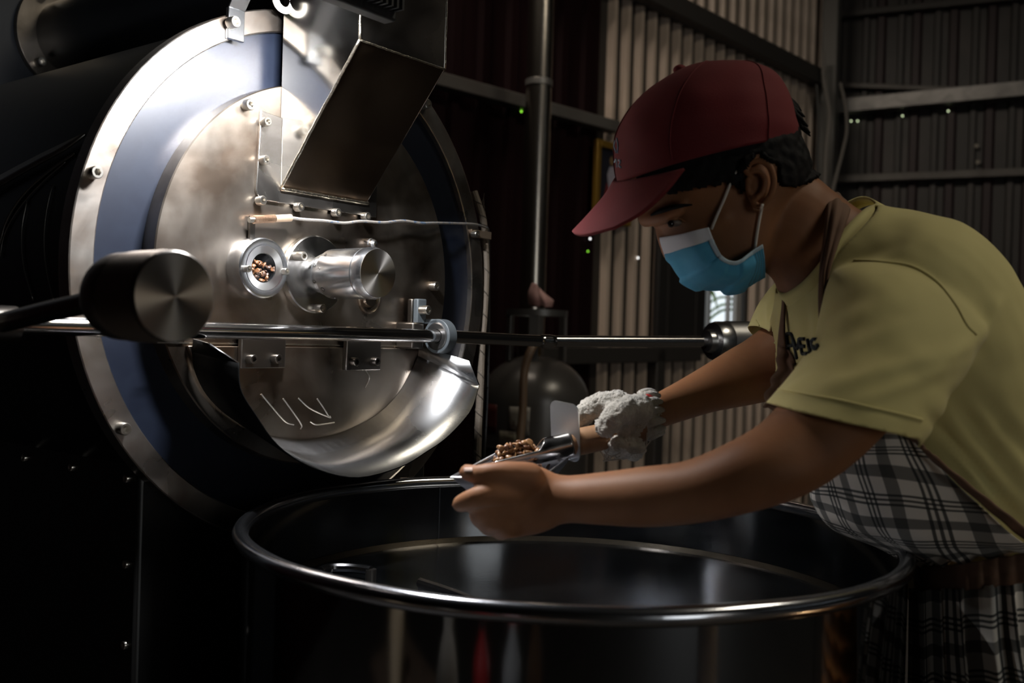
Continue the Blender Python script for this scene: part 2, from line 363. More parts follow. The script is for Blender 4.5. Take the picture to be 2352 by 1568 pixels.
# framed picture
pd = 4.05; pf = thing('framed_picture', 'gold-framed picture of a pale standing figure hung on the ribbed wall', 'picture', wray(1392, 500, .05)[2])
A = wray(1368, 318, .05)[2]; wdir = TW
z1 = A.z; z0 = wray(1355, 505, .05)[2].z; sA = wray(1366, 400, .05)[0]; wd = .26
def pc(s, z, off=.05): p = W0 + TW * (sA + s) + NW * off; return V((p.x, p.y, z))
GOLD = mat('gold_frame', (.24, .135, .02), .5, .4)
for (s0, s1, za, zb) in ((0, .028, z0, z1), (wd - .028, wd, z0, z1), (.028, wd - .028, z1 - .03, z1), (.028, wd - .028, z0, z0 + .03)):
    c = pc((s0 + s1) / 2, (za + zb) / 2); MB().box(c, TW * ((s1 - s0) / 2), NW * .012, (0, 0, (zb - za) / 2)).build('frame_rail', GOLD, pf, bevel=.003)
MB().box(pc(wd / 2, (z0 + z1) / 2, .042), TW * (wd / 2 - .02), NW * .003, (0, 0, (z1 - z0) / 2 - .02)).build('print', mat('print_dark', (.012, .012, .02), 0, .5), pf)
h_ = z1 - z0
def blob(poly, m_): MB().prism([pc(a * wd, z0 + h_ * b_, .0455) for a, b_ in poly], NW * .001).build('print_figure', m_, pf)
blob([(.36, .12), (.5, .10), (.62, .14), (.6, .45), (.66, .62), (.55, .72), (.42, .70), (.36, .6), (.42, .42)], mat('print_white', (.30, .28, .33), 0, .5))
blob([(.28, .12), (.38, .12), (.44, .42), (.36, .5), (.3, .35)], mat('print_red', (.16, .02, .02), 0, .5))
blob([(.44, .73), (.52, .73), (.55, .79), (.5, .84), (.44, .83), (.41, .78)], mat('print_skin', (.18, .11, .05), 0, .5))
blob([(.55, .2), (.62, .2), (.62, .42), (.57, .45)], mat('print_blue', (.08, .13, .26), 0, .5))
# gas cylinder
gp = P(1228, 900, 3.2); gx = V((gp.x, gp.y, 0)); gr = .176
gz = P(1228, 808, 3.2).z
gas = thing('gas_cylinder', 'grey gas cylinder with a steel neck guard standing by the red sheeting', 'gas cylinder', gx)
GASM = mat('gas_grey', (.085, .078, .072), .3, .3, var=(6, (.065, .058, .054), .4, .7))
prof = [(.0, .06), (.10, .06), (gr - .02, .09), (gr, .14), (gr, gz - .16)] + [(gr * math.cos(a), gz - .16 + .15 * math.sin(a)) for a in np.linspace(.12, 1.5, 10)]
MB().lathe(prof, Matrix.Translation(gx), 48).build('body', GASM, gas)
MB().lathe([(gr - .03, 0), (gr - .02, 0), (gr - .02, .1), (gr - .03, .1)], Matrix.Translation(gx), 40, True).build('foot_ring', GASM, gas)
for zz in (gz - .30, .30): MB().lathe([(gr - .001, -.006), (gr + .003, -.003), (gr + .003, .003), (gr - .001, .006)], Matrix.Translation(gx + V((0, 0, zz))), 48, True).build('weld_seam', mat('gas_seam', (.03, .027, .025), .3, .4), gas)
gt = P(1250, 712, 3.2).z
GUARD = mat('guard_steel', (.12, .115, .11), .7, .4)
MB().lathe([(.095, gt - .02), (.099, gt - .02), (.099, gt), (.095, gt)], Matrix.Translation(gx + V((.0, 0, 0))), 40, True).build('guard_ring', GUARD, gas)
for a in (-.25, .5, 1.5, 2.6, 3.5, 4.6):
    p_ = gx + V((math.cos(a), -abs(math.sin(a)) if False else math.sin(a), 0)) * .095
    MB().box(V((p_.x, p_.y, (gz - .03 + gt) / 2)), V((-math.sin(a), math.cos(a), 0)) * .016, V((math.cos(a), math.sin(a), 0)) * .002, (0, 0, (gt - gz + .03) / 2)).build('guard_post', GUARD, gas, bevel=.001)
BRASS = mat('brass', (.42, .26, .07), 1, .3)
vb = V((gx.x, gx.y, gz - .02)); vv = MB().lathe([(.016, 0), (.016, .03), (.011, .032), (.011, .05), (.018, .052), (.018, .07), (.008, .075), (.008, .1)], Matrix.Translation(vb), 20).build('valve', BRASS, gas)
MB().cyl(vb + V((0, 0, .045)), vb + V((.03, -.05, .045)), .01).build('outlet', BRASS, vv)
MB().tube(spline([vb + V((.03, -.055, .045)), P(1228, 790, 2.98), P(1205, 850, 2.97), P(1200, 950, 2.98), P(1192, 1050, 2.98), P(1180, 1300, 3.0), P(1150, 1560, 3.1)], 40), .0125, 10).build('hose', mat('gas_hose', (.16, .10, .06), 0, .5), gas)
def sticker(pxs, m_, d=3.2):
    # curved patch on the cylinder
    (x0, y0), (x1, y1) = pxs; a0 = math.asin(max(-1, min(1, ((x0 - 1228) / FPX * 3.05) / gr))); a1 = math.asin(max(-1, min(1, ((x1 - 1228) / FPX * 3.05) / gr)))
    zt, zb = P(x0, y0, 3.04).z, P(x0, y1, 3.04).z
    G = [[gx + V((math.sin(a) * (gr + .0012), -math.cos(a) * (gr + .0012), 0)) + V((0, 0, z)) for a in np.linspace(a0, a1, 9)] for z in np.linspace(zb, zt, 5)]
    return MB().grid(G).build('sticker', m_, gas, 180, solid=.0006)
STW = mat('sticker_pale', (.22, .20, .17), 0, .5, var=(25, (.08, .06, .05), .5, .62))
sticker(((1168, 933), (1216, 998)), STW); sticker(((1147, 990), (1186, 1045)), mat('sticker_yellowed', (.20, .18, .13), 0, .5, var=(20, (.1, .08, .06), .5, .6)))
sticker(((1118, 930), (1140, 995)), mat('sticker_red', (.09, .018, .014), 0, .5))
def text(s, size, loc_m, m_, parent, ext=.0004, name='lettering', font=None, sx=1):
    c = bpy.data.curves.new(name, 'FONT'); c.body = s; c.size = size; c.extrude = ext; c.align_x = 'CENTER'; c.align_y = 'CENTER'; c.space_character = 1.0
    o = bpy.data.objects.new('tmp', c); COL.objects.link(o); bpy.context.view_layer.update()
    me = bpy.data.meshes.new_from_object(o.evaluated_get(bpy.context.evaluated_depsgraph_get())); bpy.data.objects.remove(o)
    me.name = name; me.materials.clear(); me.materials.append(m_)
    o = bpy.data.objects.new(name, me); return link(o, parent, loc_m @ Matrix.Diagonal((sx, 1, 1, 1)))
# crumpled pink paper standing on the guard ring
pk = mat('pink_paper', (.42, .25, .23), 0, .7, var=(30, (.30, .13, .13), .45, .7))
def papersheet(quads, parent): return MB().grid(net([[P(*q) for q in r] for r in quads], 12, 12)).build('fold', pk, parent, 180, solid=.002)
pp = thing('folded_paper', 'crumpled pink paper folded upright on top of the gas cylinder guard', 'paper', V((gx.x, gx.y, gt)))
papersheet([[(1222, 650, 3.18), (1232, 652, 3.16), (1240, 672, 3.13)], [(1214, 672, 3.18), (1228, 680, 3.14), (1242, 690, 3.12)], [(1216, 703, 3.2), (1228, 705, 3.14), (1240, 705, 3.12)]], pp)
papersheet([[(1238, 660, 3.16), (1252, 674, 3.13), (1272, 690, 3.16)], [(1241, 680, 3.12), (1254, 690, 3.10), (1270, 698, 3.15)], [(1241, 704, 3.12), (1254, 705, 3.10), (1268, 705, 3.15)]], pp)
# ------------------------------------------------------------------ coffee roaster (face frame: T right, N out of the face, Z up)
FC = V((-.2752, 1.40, CAMZ + .0722)); AF = math.radians(52.27)
T = V((math.cos(AF), math.sin(AF), 0)); N = V((math.sin(AF), -math.cos(AF), 0)); Z = V((0, 0, 1))
def FP(t, z, n=0.0): return FC + T * t + Z * z + N * n
def pray(px, py): return fw + right * ((px - 1176) / FPX) + up * ((784 - py) / FPX)
def UF(px, py, n=0.0):
    d = pray(px, py); k = ((FC + N * n - CAM).dot(N)) / d.dot(N); p = CAM + d * k - FC; return p.dot(T), p.z
def UP(px, py, n=0.0): t, z = UF(px, py, n); return FP(t, z, n)
def FM(t, z, n=0.0):
    """matrix: local X=T, Y=Z, Z=N"""
    p = FP(t, z, n); m = Matrix.Identity(4)
    for i in range(3): m[i][0], m[i][1], m[i][2], m[i][3] = T[i], Z[i], N[i], p[i]
    return m
roaster = thing('coffee_roaster', 'large coffee roaster with round steel face, blue ring plate and black drum body', 'coffee roaster', FP(0, -FC.z, -.3))
# socket-head bolt, unit radius
def bolt_mesh():
    n = 18; mb = MB(); R = []
    hexr = lambda k, r: r * math.cos(math.pi / 6) / math.cos(((2 * math.pi * k / n) % (math.pi / 3)) - math.pi / 6)
    def ring(fr, h): return [V((fr(k) * math.cos(2 * math.pi * k / n), fr(k) * math.sin(2 * math.pi * k / n), h)) for k in range(n)]
    R = [ring(lambda k: 1, 0), ring(lambda k: 1, 1.55), ring(lambda k: .88, 1.7), ring(lambda k: hexr(k, .58), 1.7), ring(lambda k: hexr(k, .54), .9)]
    mb.rings(R, True, False, True); me = mb.mesh('bolt', 40); me.materials.append(BOLT); return me
BM = bolt_mesh(); DBM = BM.copy(); DBM.materials.clear(); DBM.materials.append(DARKST)
def washer_mesh():
    mb = MB().lathe([(1.35, 0), (1.35, .3), (1.0, .3)], None, 18); me = mb.mesh('washer', 40); me.materials.append(BOLT); return me
def bolt(px, py, n0, r, parent, me=None, h=1.0):
    t, z = UF(px, py, n0 + r * 1.5 * h); return inst('bolt', me or BM, None, parent, FM(t, z, n0) @ Matrix.Diagonal((r, r, r * h, 1)))
# drum body
MB().lathe([(.355, -.02), (.355, -.84), (.30, -.86), (.0, -.86)], FM(0, 0), 96).build('drum_housing', BLACKP, roaster, 30)
BANDM = mat('band_dark', (.22, .21, .20), .9, .3)
def drumhit(px, py, r):
    d = pray(px, py); o_ = CAM - FC; dp = d - N * d.dot(N); op = o_ - N * o_.dot(N)
    a_, b_, c_ = dp.dot(dp), 2 * dp.dot(op), op.dot(op) - r * r; q = b_ * b_ - 4 * a_ * c_
    return CAM + d * ((-b_ - math.sqrt(max(q, 0))) / (2 * a_))
MB().grid([[drumhit(x, y + w_, .361) for x, y, w_ in ((196, 306, w1 * 4), (150, 328, w1 * 16), (95, 354, w1 * 20), (45, 380, w1 * 22), (0, 404, w1 * 24), (-50, 434, w1 * 26))] for w1 in (0, 1)]).build('drum_band', BANDM, roaster, 60, solid=.003)
for pl, r_ in (([(172, 352), (120, 388), (70, 430), (35, 472), (12, 515), (0, 560)], .0016), ([(150, 372), (100, 416), (58, 460), (26, 505), (8, 545), (0, 590)], .0009), ([(120, 425), (106, 490), (101, 560), (108, 630), (124, 695)], .0008), ([(62, 460), (50, 530), (54, 610), (76, 690)], .0008)):
    MB().tube([drumhit(x, y, .3565) for x, y in crom(pl, 24)], r_, 6).build('drum_seam', BANDM, roaster, 180)
# outer ring
ringo = MB().lathe([(.334, -.010), (.334, 0), (.3355, .001), (.3625, .001), (.364, 0), (.364, -.022), (.334, -.022)], FM(0, 0), 128, True).build('face_ring', RINGS, roaster, 30)
for (x, y) in ((223, 395), (288, 985)): bolt(x, y, .001, .0075, ringo)
for a in (-1.15, -.62, 1.95, .62):   # the ones hidden behind the chute, trough and tank
    inst('bolt', BM, None, ringo, FM(.349 * math.sin(a), .349 * math.cos(a), .001) @ Matrix.Diagonal((.0075,) * 3 + (1,))) if a in (.62,) else None
blue = MB().lathe([(.20, -.016), (.20, -.008), (.3345, -.008), (.3345, -.016)], FM(0, 0), 96, True).build('ring_plate', BLUEP, roaster, 30); blue['label'] = 'blue painted ring plate'
# steel disc
DC = (-.010, .002)
disc = MB().lathe([(.0, -.01), (.258, -.01), (.259, -.009), (.259, .0165), (.2575, .018), (.0, .018)], FM(*DC), 128).build('face_disc', STEEL, roaster, 30)
for (x, y, r) in ((575, 240, .0072), (1003, 657, .0072)): bolt(x, y, .018, r, disc)
# lower discharge door plate on the disc (segment) with its seam
zs = UF(700, 797, .02)[1]; a0 = math.asin((zs - DC[1]) / .235); pts = [(DC[0] + .235 * math.cos(a), DC[1] + .235 * math.sin(a)) for a in np.linspace(math.pi - a0, 2 * math.pi + a0, 60)]
door = MB().prism([FP(t, z, .0181) for t, z in pts], N * .006).build('discharge_door', STEEL, roaster, 30, bevel=.0008)
MB().prism([FP(t, z, .0186) for t, z in ((-.262, zs + .004), (.20, zs + .004), (.20, zs + .0025), (-.262, zs + .0025))], N * .0012).build('door_seam', mat('seam_bright', (.7, .65, .55), 1, .25), door)
for (x0, y0, x1, y1, bs) in ((553, 778, 653, 845, ((583, 825), (640, 824))), (795, 785, 872, 850, ((819, 831), (867, 830)))):
    tA, zA = UF(x0, y0, .03); tB, zB = UF(x1, y1, .03); n0 = .0242; zA += .02
    hp = MB().box(FP((tA + tB) / 2, (zA + zB) / 2, n0 + .004), T * abs(tB - tA) / 2, Z * abs(zA - zB) / 2, N * .004).build('hinge_plate', DARKST, roaster, bevel=.0015)
    for q in bs: bolt(q[0], q[1], n0 + .008, .0062, hp, DBM)
# weld scribbles on the door plate
scr = mat('scratch_bright', (.75, .72, .68), 1, .3)
for k, pl in enumerate([[(600, 905), (625, 935), (655, 968), (675, 975)], [(650, 915), (672, 945), (692, 975), (690, 985)], [(685, 914), (712, 938), (756, 958), (757, 955)], [(728, 915), (742, 935), (756, 958)], [(712, 968), (728, 975), (768, 970)], [(840, 850), (848, 868), (838, 890)]]):
    MB().tube(spline([UP(x, y, .0242) for x, y in pl], 14), .0011, 6).build('weld_scratch', scr, door)
# feed chute with hopper neck
tl, tr_ = -.0883, .070; nf, zf, zb, zt = .165, .286, .112, .62
def cpoly(t): return [FP(t, zt, .018), FP(t, zt, nf), FP(t, zf, nf), FP(t, zb, .020), FP(t, zb - .002, .018)]
sheet_t = .0022; mb = MB()
for t in (tl, tr_): mb.prism(cpoly(t), T * (sheet_t if t < 0 else -sheet_t))
chute = mb.build('feed_chute', POLISH, roaster, 30, bevel=.0008)
MB().prism([FP(tl + sheet_t, zt, nf), FP(tr_ - sheet_t, zt, nf), FP(tr_ - sheet_t, zf + .002, nf), FP(tl + sheet_t, zf + .002, nf)], N * -.002).build('front_panel', mat('chute_front', (.34, .30, .27), 1, .2, rvar=(6, .14, .3), bump=(6, .1, .004, 2)), chute, 30)
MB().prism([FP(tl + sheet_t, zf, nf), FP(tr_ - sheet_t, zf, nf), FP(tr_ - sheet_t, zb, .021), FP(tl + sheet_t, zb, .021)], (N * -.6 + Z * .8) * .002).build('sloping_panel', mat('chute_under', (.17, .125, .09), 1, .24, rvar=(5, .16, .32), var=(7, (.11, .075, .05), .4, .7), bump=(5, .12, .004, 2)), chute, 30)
# weld beads along the chute edges
bead = mat('weld_bead', (.66, .60, .5), 1, .22, bump=(160, .5, .002))
for a_, b_, r_ in ((FP(tl, zf, nf), FP(tl, zb, .022), .0022), (FP(tl, zb, .0235), FP(tr_, zb, .0235), .0026), (FP(tl, zf, nf), FP(tr_, zf, nf), .0014), (FP(tl, zt, nf), FP(tl, zf, nf), .0018), (FP(tr_, zt, nf), FP(tr_, zf, nf), .0012)):
    MB().tube([a_.lerp(b_, k / 30) + V((random.uniform(-1, 1), random.uniform(-1, 1), random.uniform(-1, 1))) * .0003 for k in range(31)], r_, 8).build('weld', bead, chute, 180)
# flange round the chute foot
fo = [(-.1228, .209), (-.0885, .206), (-.0885, zb - .001), (.070, zb - .001), (.070, .155), (.0885, .155), (.0885, .094)] + [(-.1275 + .014 - .014 * math.sin(a), .094 + .014 - .014 * math.cos(a)) for a in np.linspace(0, math.pi / 2, 6)]
fl_ = MB().prism([FP(t, z, .0181) for t, z in fo], N * .004).build('chute_flange', mat('flange_steel', (.40, .375, .35), 1, .24, rvar=(9, .2, .34)), roaster, 30, bevel=.0008)
for (x, y) in ((615, 279), (612, 367), (604, 460), (691, 475), (777, 488), (845, 497)): bolt(x, y, .0222, .0060, fl_)
# strap bracket and lifting hook over the ring
t0, z0 = UF(542, 57, .006); 
br = MB().box(FP(t0, z0, .0045), T * .0125, Z * .020, N * .003).build('strap_bracket', BRIGHT, roaster, bevel=.001)
a_ = FP(t0, z0 + .0195, .0045); b_ = a_ + Z * .075 + N * .055; mb = MB(); mb.prism([a_ - T * .0125, a_ + T * .0125, b_ + T * .0125, b_ - T * .0125], N * .0035); mb.build('strap', BRIGHT, br, bevel=.0008)
bolt(541, 50, .0078, .0075, br)
hk = UF(641, 2, .02); MB().tube([FP(hk[0], hk[1], .03) + T * (.014 * math.cos(a)) + Z * (.014 * math.sin(a)) for a in np.linspace(-3.4, .3, 24)] , .0045, 10).build('lifting_hook', mat('hook_white', (.55, .52, .48), 0, .5), roaster)
# sight glass
sc_ = (-.1285, .0045)
sg = MB().lathe([(.0392, .0), (.0392, .013), (.0385, .0145), (.0385, .0255), (.0368, .027), (.0285, .027), (.0275, .0265), (.0190, .0243), (.0183, .0243), (.0183, 0)], FM(*sc_, .018), 64, True).build('sight_glass', BRIGHT, roaster, 30)
MB().lathe([(.0287, .0), (.0190, -.0022)], None, 64, caps=False).build('sight_dish', LATHEDB, sg, 30, mw=FM(*sc_, .0455))
MB().lathe([(.0, 0), (.0186, 0), (.0186, -.0015), (0, -.0015)], FM(*sc_, .0437), 48).build('pane', GLASS, sg)
MB().lathe([(.0, 0), (.021, 0)], FM(*sc_, .0355), 32).build('drum_dark', mat('drum_inside', (.004, .006, .010), 0, .3), sg)
for (x, y) in ((572, 617), (659, 623)): bolt(x, y, .045, .0044, sg)
# sampling port: flange, neck and closed cylinder
pc_ = (-.028, .003)
pf_ = MB().lathe([(.0, .0), (.052, .0), (.053, .001), (.053, .010), (.0515, .0115), (.0, .0115)], FM(*pc_, .018), 72).build('port_flange', mat('port_steel', (.55, .53, .5), 1, .2, rvar=(14, .15, .3)), roaster, 30)
bolt(697, 588, .0295, .0062, pf_, h=1.5); bolt(741, 708, .0295, .0062, pf_, h=1.2)
prof = [(.0, .0), (.0225, .0), (.0225, .010), (.0255, .011), (.0255, .014), (.027, .015), (.027, .018), (.025, .0185), (.025, .021), (.029, .022), (.029, .030), (.0275, .0308), (.0275, .0325), (.0325, .0335), (.0335, .035), (.0335, .099), (.0325, .0998), (.0325, .1008), (.0340, .1018), (.0340, .1100), (.0315, .1175)]
pt_ = MB().lathe(prof + [(.0, .1175)], FM(*pc_, .0295), 72).build('sampling_cylinder', BRIGHT, roaster, 28)
MB().lathe([(0, 0), (.0313, 0), (.0313, -.001), (0, -.001)], None, 64).build('end_face', LATHED, pt_, 30, mw=FM(*pc_, .0295 + .1183))
for k, (an, hh, r) in enumerate(((2.75, .026, .0021), (3.55, .026, .0027), (4.4, .026, .002), (2.35, .043, .0021), (3.0, .041, .0024), (3.85, .042, .0036), (4.5, .045, .002), (5.1, .04, .002))):
    p = FP(*pc_, .0295 + hh); rad_ = .029 if hh < .03 else .0335; d = T * math.cos(an) + Z * math.sin(an)
    MB().lathe([(r, -.002), (r, .0004), (r * .6, .0004), (r * .5, -.002)], frame(p + d * rad_, d), 14, True).build('set_screw', DARKST if k % 2 else BRIGHT, pt_)
# acorn nut and small round plug
q = UF(850, 560, .022); nut = MB().lathe([(.0085, 0), (.0085, .007), (.0072, .008), (.0068, .012), (.004, .016), (0, .017)], FM(*q, .018), 12).build('acorn_nut', BRIGHT, roaster, 20)
q = UF(848, 686, .02); pl_ = MB().lathe([(0, 0), (.022, 0), (.022, .003), (.020, .004), (.017, .0025), (.013, .002), (.011, .006), (0, .007)], FM(*q, .018), 40).build('round_plug', mat('plug_steel', (.30, .24, .19), 1, .22), roaster, 30)
# thermocouple probe, bracket and twisted lead
q0, q1 = UF(578, 543, .022), UF(578, 502, .022)
MB().box(FP((q0[0] + q1[0]) / 2, (q0[1] + q1[1]) / 2, .022), T * .004, Z * ((q1[1] - q0[1]) / 2 + .003), N * .002).build('probe_bracket', DARKST, roaster)
a_, b_ = UP(572, 505, .03), UP(668, 500, .034)
prb = MB().cyl(a_, b_, .0036).build('probe', BOLT, roaster)
hel = [a_.lerp(b_, .1 + .5 * k / 160) + T.cross(N).normalized() * (.0046 * math.sin(k * .79)) + N * (.0046 * math.cos(k * .79)) for k in range(161)]
MB().tube(hel, .0009, 6).build('spring', mat('spring_copper', (.6, .42, .3), 1, .3), prb)
MB().cyl(a_.lerp(b_, .6), b_, .0048).build('crimp', mat('crimp_tan', (.55, .40, .28), .6, .4), prb)
wp = [(668, 500, .034), (700, 504, .036), (745, 507, .036), (790, 512, .036), (830, 508, .036), (880, 511, .036), (925, 507, .034), (965, 512, .034), (1000, 512, .03), (1045, 513, .02), (1090, 515, .012), (1118, 523, .0)]
MB().tube(spline([UP(*q) for q in wp], 120), .0021, 8).build('probe_lead', mat('lead_grey', (.16, .145, .13), 0, .5, var=(180, (.05, .08, .13), .55, .62)), roaster)
# bearing bracket for the lever shaft
SN, SZ = .070, -.0767
def SP(t): return FP(t, SZ, SN)
tb = UF(1012, 768, SN)[0]
bk = MB().lathe([(.0135, -.009), (.026, -.009), (.026, .009), (.0135, .009)], frame(SP(tb), T), 40, True).build('shaft_bearing', GREYB, roaster, 30, bevel=.001)
MB().lathe([(.0105, -.0095), (.019, -.0105), (.021, -.0095), (.019, .0095), (.0105, .0095)], frame(SP(tb), T), 32, True).build('bearing_race', mat('race_dark', (.10, .10, .10), .9, .3), bk, 30)
q = UF(966, 716, .03)
for (nn_, m_) in ((.028, DARKST), (.040, GREYB)): MB().box(FP(tb - .015, -.040, nn_), T * .010, Z * .019, N * .005).build('clamp_ear', m_, bk, bevel=.002)
MB().box(FP(tb - .0, -.055, .050), T * .009, Z * .004, N * .022).build('clamp_arm', GREYB, bk, bevel=.002)
MB().box(FP(tb - .03, SZ, .035), T * .012, Z * .02, N * .018).build('bearing_block', DARKST, bk, bevel=.003)
bolt(983, 712, .045, .0070, bk, h=1.3)
# lever shaft with the bent end and its counterweight
E1 = P(1252, 783, (SP(UF(1252, 783, SN)[0]) - CAM).dot(fw)); E2 = P(1640, 784, 1.86)
sh = MB().tube([SP(-.50), SP(-.2), SP(.2), E1 - T * .01, E1 + (E2 - E1).normalized() * .012, E2], .0100, 20).build('lever_shaft', CHROME, roaster, 50)
MB().tube([E1 - T * .022, E1 - T * .008, E1 + (E2 - E1).normalized() * .008, E1 + (E2 - E1).normalized() * .022], [.0095, .0118, .0118, .0095], 20).build('shaft_bend', CHROME, sh, 180)
def counterweight(mw, R_, L, dark, parent):
    o = MB().lathe([(.008, 0), (R_ * .55, .0), (R_ * .6, .012), (R_ * .94, .014), (R_, .022), (R_, L * .42), (R_ * .985, L * .43)], None, 72, caps=False).build('counterweight', mat('weight_dark', (.26, .23, .205), 1, .36) if dark else mat('weight_steel', (.5, .49, .48), 1, .28), parent, 30, mw=mw)
    # knurled band: crossed diamond relief
    n, k = 150, 26; G = []
    for i in range(k + 1):
        h = L * .43 + (L * .96 - L * .43) * i / k
        G.append([V(((R_ * .992 + .0011 * ((i + j) % 2)) * math.cos(2 * math.pi * j / n), (R_ * .992 + .0011 * ((i + j) % 2)) * math.sin(2 * math.pi * j / n), h)) for j in range(n)])
    MB().rings(G, True, False, False).build('knurled_band', KNURL if dark else mat('knurl_grey', (.34, .33, .325), 1, .36), o, 180, mw=mw)
    MB().lathe([(R_ * .985, L * .96), (R_, L * .965), (R_, L * .985), (R_ * .965, L)], None, 72, caps=False).build('edge_ring', DARKST if dark else BRIGHT, o, 30, mw=mw)
    MB().lathe([(R_ * .966, L), (.0012, L)], None, 96, caps=False).build('turned_face', mat('turned_face', (.46, .42, .385), 1, .34, aniso=.85) if dark else mat('turned_pale', (.85, .82, .78), .6, .4), o, 30, mw=mw)
    return o
kf = P(403, 681, .80); L1 = .098
counterweight(frame(kf - N * L1, N), .0372, L1, True, roaster)
lv0 = SP(-.475); MB().tube([lv0, lv0.lerp(kf - N * L1, .5), kf - N * (L1 - .01)], .0098, 18).build('lever_arm', mat('lever_steel', (.22, .20, .18), 1, .24), roaster)
MB().lathe([(.0, -.02), (.019, -.02), (.019, .02), (0, .02)], frame(SP(-.475), T), 24).build('lever_hub', DARKST, roaster)
d2 = (E2 - E1).normalized(); R2 = 45 / FPX * 1.88; c2 = P(1622, 783, 1.85)
counterweight(frame(c2, d2), R2, .098, False, roaster)
# discharge trough (steel inside, black outside)
TRO_OFF = 1; TBLACK = mat('trough_black', (.003, .003, .003), 0, .8, spec=.03)
back = [(-.216, -.088), (-.217, -.104), (-.2135, -.125), (-.196, -.155), (-.165, -.182), (-.120, -.206), (-.060, -.221), (.0, -.2215), (.055, -.211), (.105, -.192), (.145, -.163), (.172, -.128), (.184, -.108), (.186, -.092)]
frontp = [(478, 787, .072), (548, 833, .13), (553, 895, .134), (585, 950, .135), (640, 1025, .135), (720, 1075, .135), (820, 1097, .135), (920, 1072, .135), (980, 1037, .135), (1022, 1008, .135), (1060, 970, .136), (1085, 935, .136), (1101, 884, .134), (1078, 828, .122)]
G = [[], [], []]
for (t, z), (x, y, n_) in zip(back, frontp):
    a_ = FP(t, z, .0245); b_ = UP(x, y, n_)
    for k in range(3): G[k].append(a_.lerp(b_, k / 2))
Gd = [list(map(V, r)) for r in [crom(G[0][1:-1], 49), crom(G[1][1:-1], 49), crom(G[2][1:-1], 49)]]
tg = MB().grid(Gd[::-1]).build('discharge_trough', TBLACK, roaster, 60, solid=.0018); tg.data.materials.append(TROUGHM); tg.modifiers['solid'].material_offset = TRO_OFF
for e, kk in ((0, 1), (-1, -2)):
    lp = MB().grid([[G[k][kk] for k in range(3)], [G[k][e] for k in range(3)]] if not e else [[G[k][e] for k in range(3)], [G[k][kk] for k in range(3)]]).build('trough_lip', TBLACK, tg, 30, solid=.0018); lp.data.materials.append(TROUGHM); lp.modifiers['solid'].material_offset = TRO_OFF
    if e == 0: lp.data.materials.clear(); lp.data.materials.append(TROUGHM); lp.data.materials.append(TBLACK)
MB().prism([UP(x, y, .09) for x, y in ((722, 1051), (735, 1049), (737, 1055), (725, 1056))], N * .0008).build('stamp_mark', TBLACK, tg) if False else None
# rear blue housing with exhaust duct
bh = roaster
MB().box(FP(-.16, -.1, -.995), T * .48, Z * 1.0, N * .12).build('housing_shell', BLUED, bh, bevel=.01)
qd = UF(168, 88, -.86); cd = qd
fg = MB().lathe([(.0, 0), (.112, 0), (.112, .012), (.0, .012)], FM(*cd, -.874), 56).build('duct_flange', mat('flange_worn', (.26, .23, .20), 1, .32, var=(12, (.14, .12, .1), .4, .7)), bh, 30, bevel=.001)
for a in (2.3, .8, 3.9, 5.4): inst('bolt', BM, None, fg, FM(cd[0] + .093 * math.cos(a), cd[1] + .093 * math.sin(a), -.862) @ Matrix.Diagonal((.009, .009, .009, 1)))
MB().lathe([(.074, -.864), (.074, .16)], FM(cd[0], cd[1], 0), 64).build('exhaust_duct', BLACKP, bh, 30)
# base cabinet
bz1 = -.235; bt0, bt1 = -.2564, .2564; zmid = (bz1 - FC.z) / 2
cab = MB().box(FP(0, zmid, -.43), T * .2564, Z * ((bz1 + FC.z) / 2), N * .41).build('base_cabinet', mat('cabinet_black', (.008, .008, .008), 0, .4), roaster, bevel=.006)
for (n_, z_) in ((-.2997, -.262), (-.1744, -.262), (-.0437, -.262), (-.0404, -.367), (-.0383, -.4658)):
    p = FP(bt0, z_, n_); inst('bolt', BM, None, cab, frame(p, -T) @ Matrix.Diagonal((.005, .005, .003, 1)))
# cords beside the ring
rc = [(1088, 440), (1108, 500), (1112, 540), (1116, 620), (1112, 720), (1106, 800), (1103, 900), (1099, 980), (1096, 1070), (1096, 1130)]
cord = [P(x, y, 1.70) for x, y in rc]
o = MB().tube(spline(cord, 60), .0065, 10).build('braided_cord', mat('braided_cord', (.13, .105, .08), 0, .7, bump=(300, .5, .002)), None); tag(o, 'brown braided cord hanging beside the rim of the roaster face', 'cord')
ax = spline(cord, 260); MB().tube([p + (V((1, 0, 0)) * math.cos(k * .42) + V((0, 1, 0)) * math.sin(k * .42)) * .0064 for k, p in enumerate(ax)], .0011, 5).build('binding_thread', mat('binding_dark', (.05, .04, .03), 0, .7), o)
for k in range(5):
    p = P(1098 + k * 2, 470 + 10 * k, 1.70); MB().tube(spline([p, p + V((.008, 0, .008)), p + V((.010 - .003 * k, 0, .02))], 6), .0006, 5).build('frayed_strand', mat('binding_dark', ()), o)
o = MB().tube(spline([P(x, y, 1.72) for x, y in ((1116, 520), (1121, 545), (1122, 700), (1120, 850), (1116, 960), (1110, 1070), (1108, 1130))], 50), .0032, 8).build('black_cable', RUBBER); tag(o, 'thin black cable hanging behind the braided cord', 'cable')
q = UF(1096, 537, .003); cl_ = MB().box(FP(q[0] + .010, q[1], .003), T * .026, Z * .0065, N * .002).build('cord_clamp', mat('clamp_tan', (.25, .19, .14), .7, .4), roaster, bevel=.001)
bolt(1096, 537, .005, .0058, cl_)
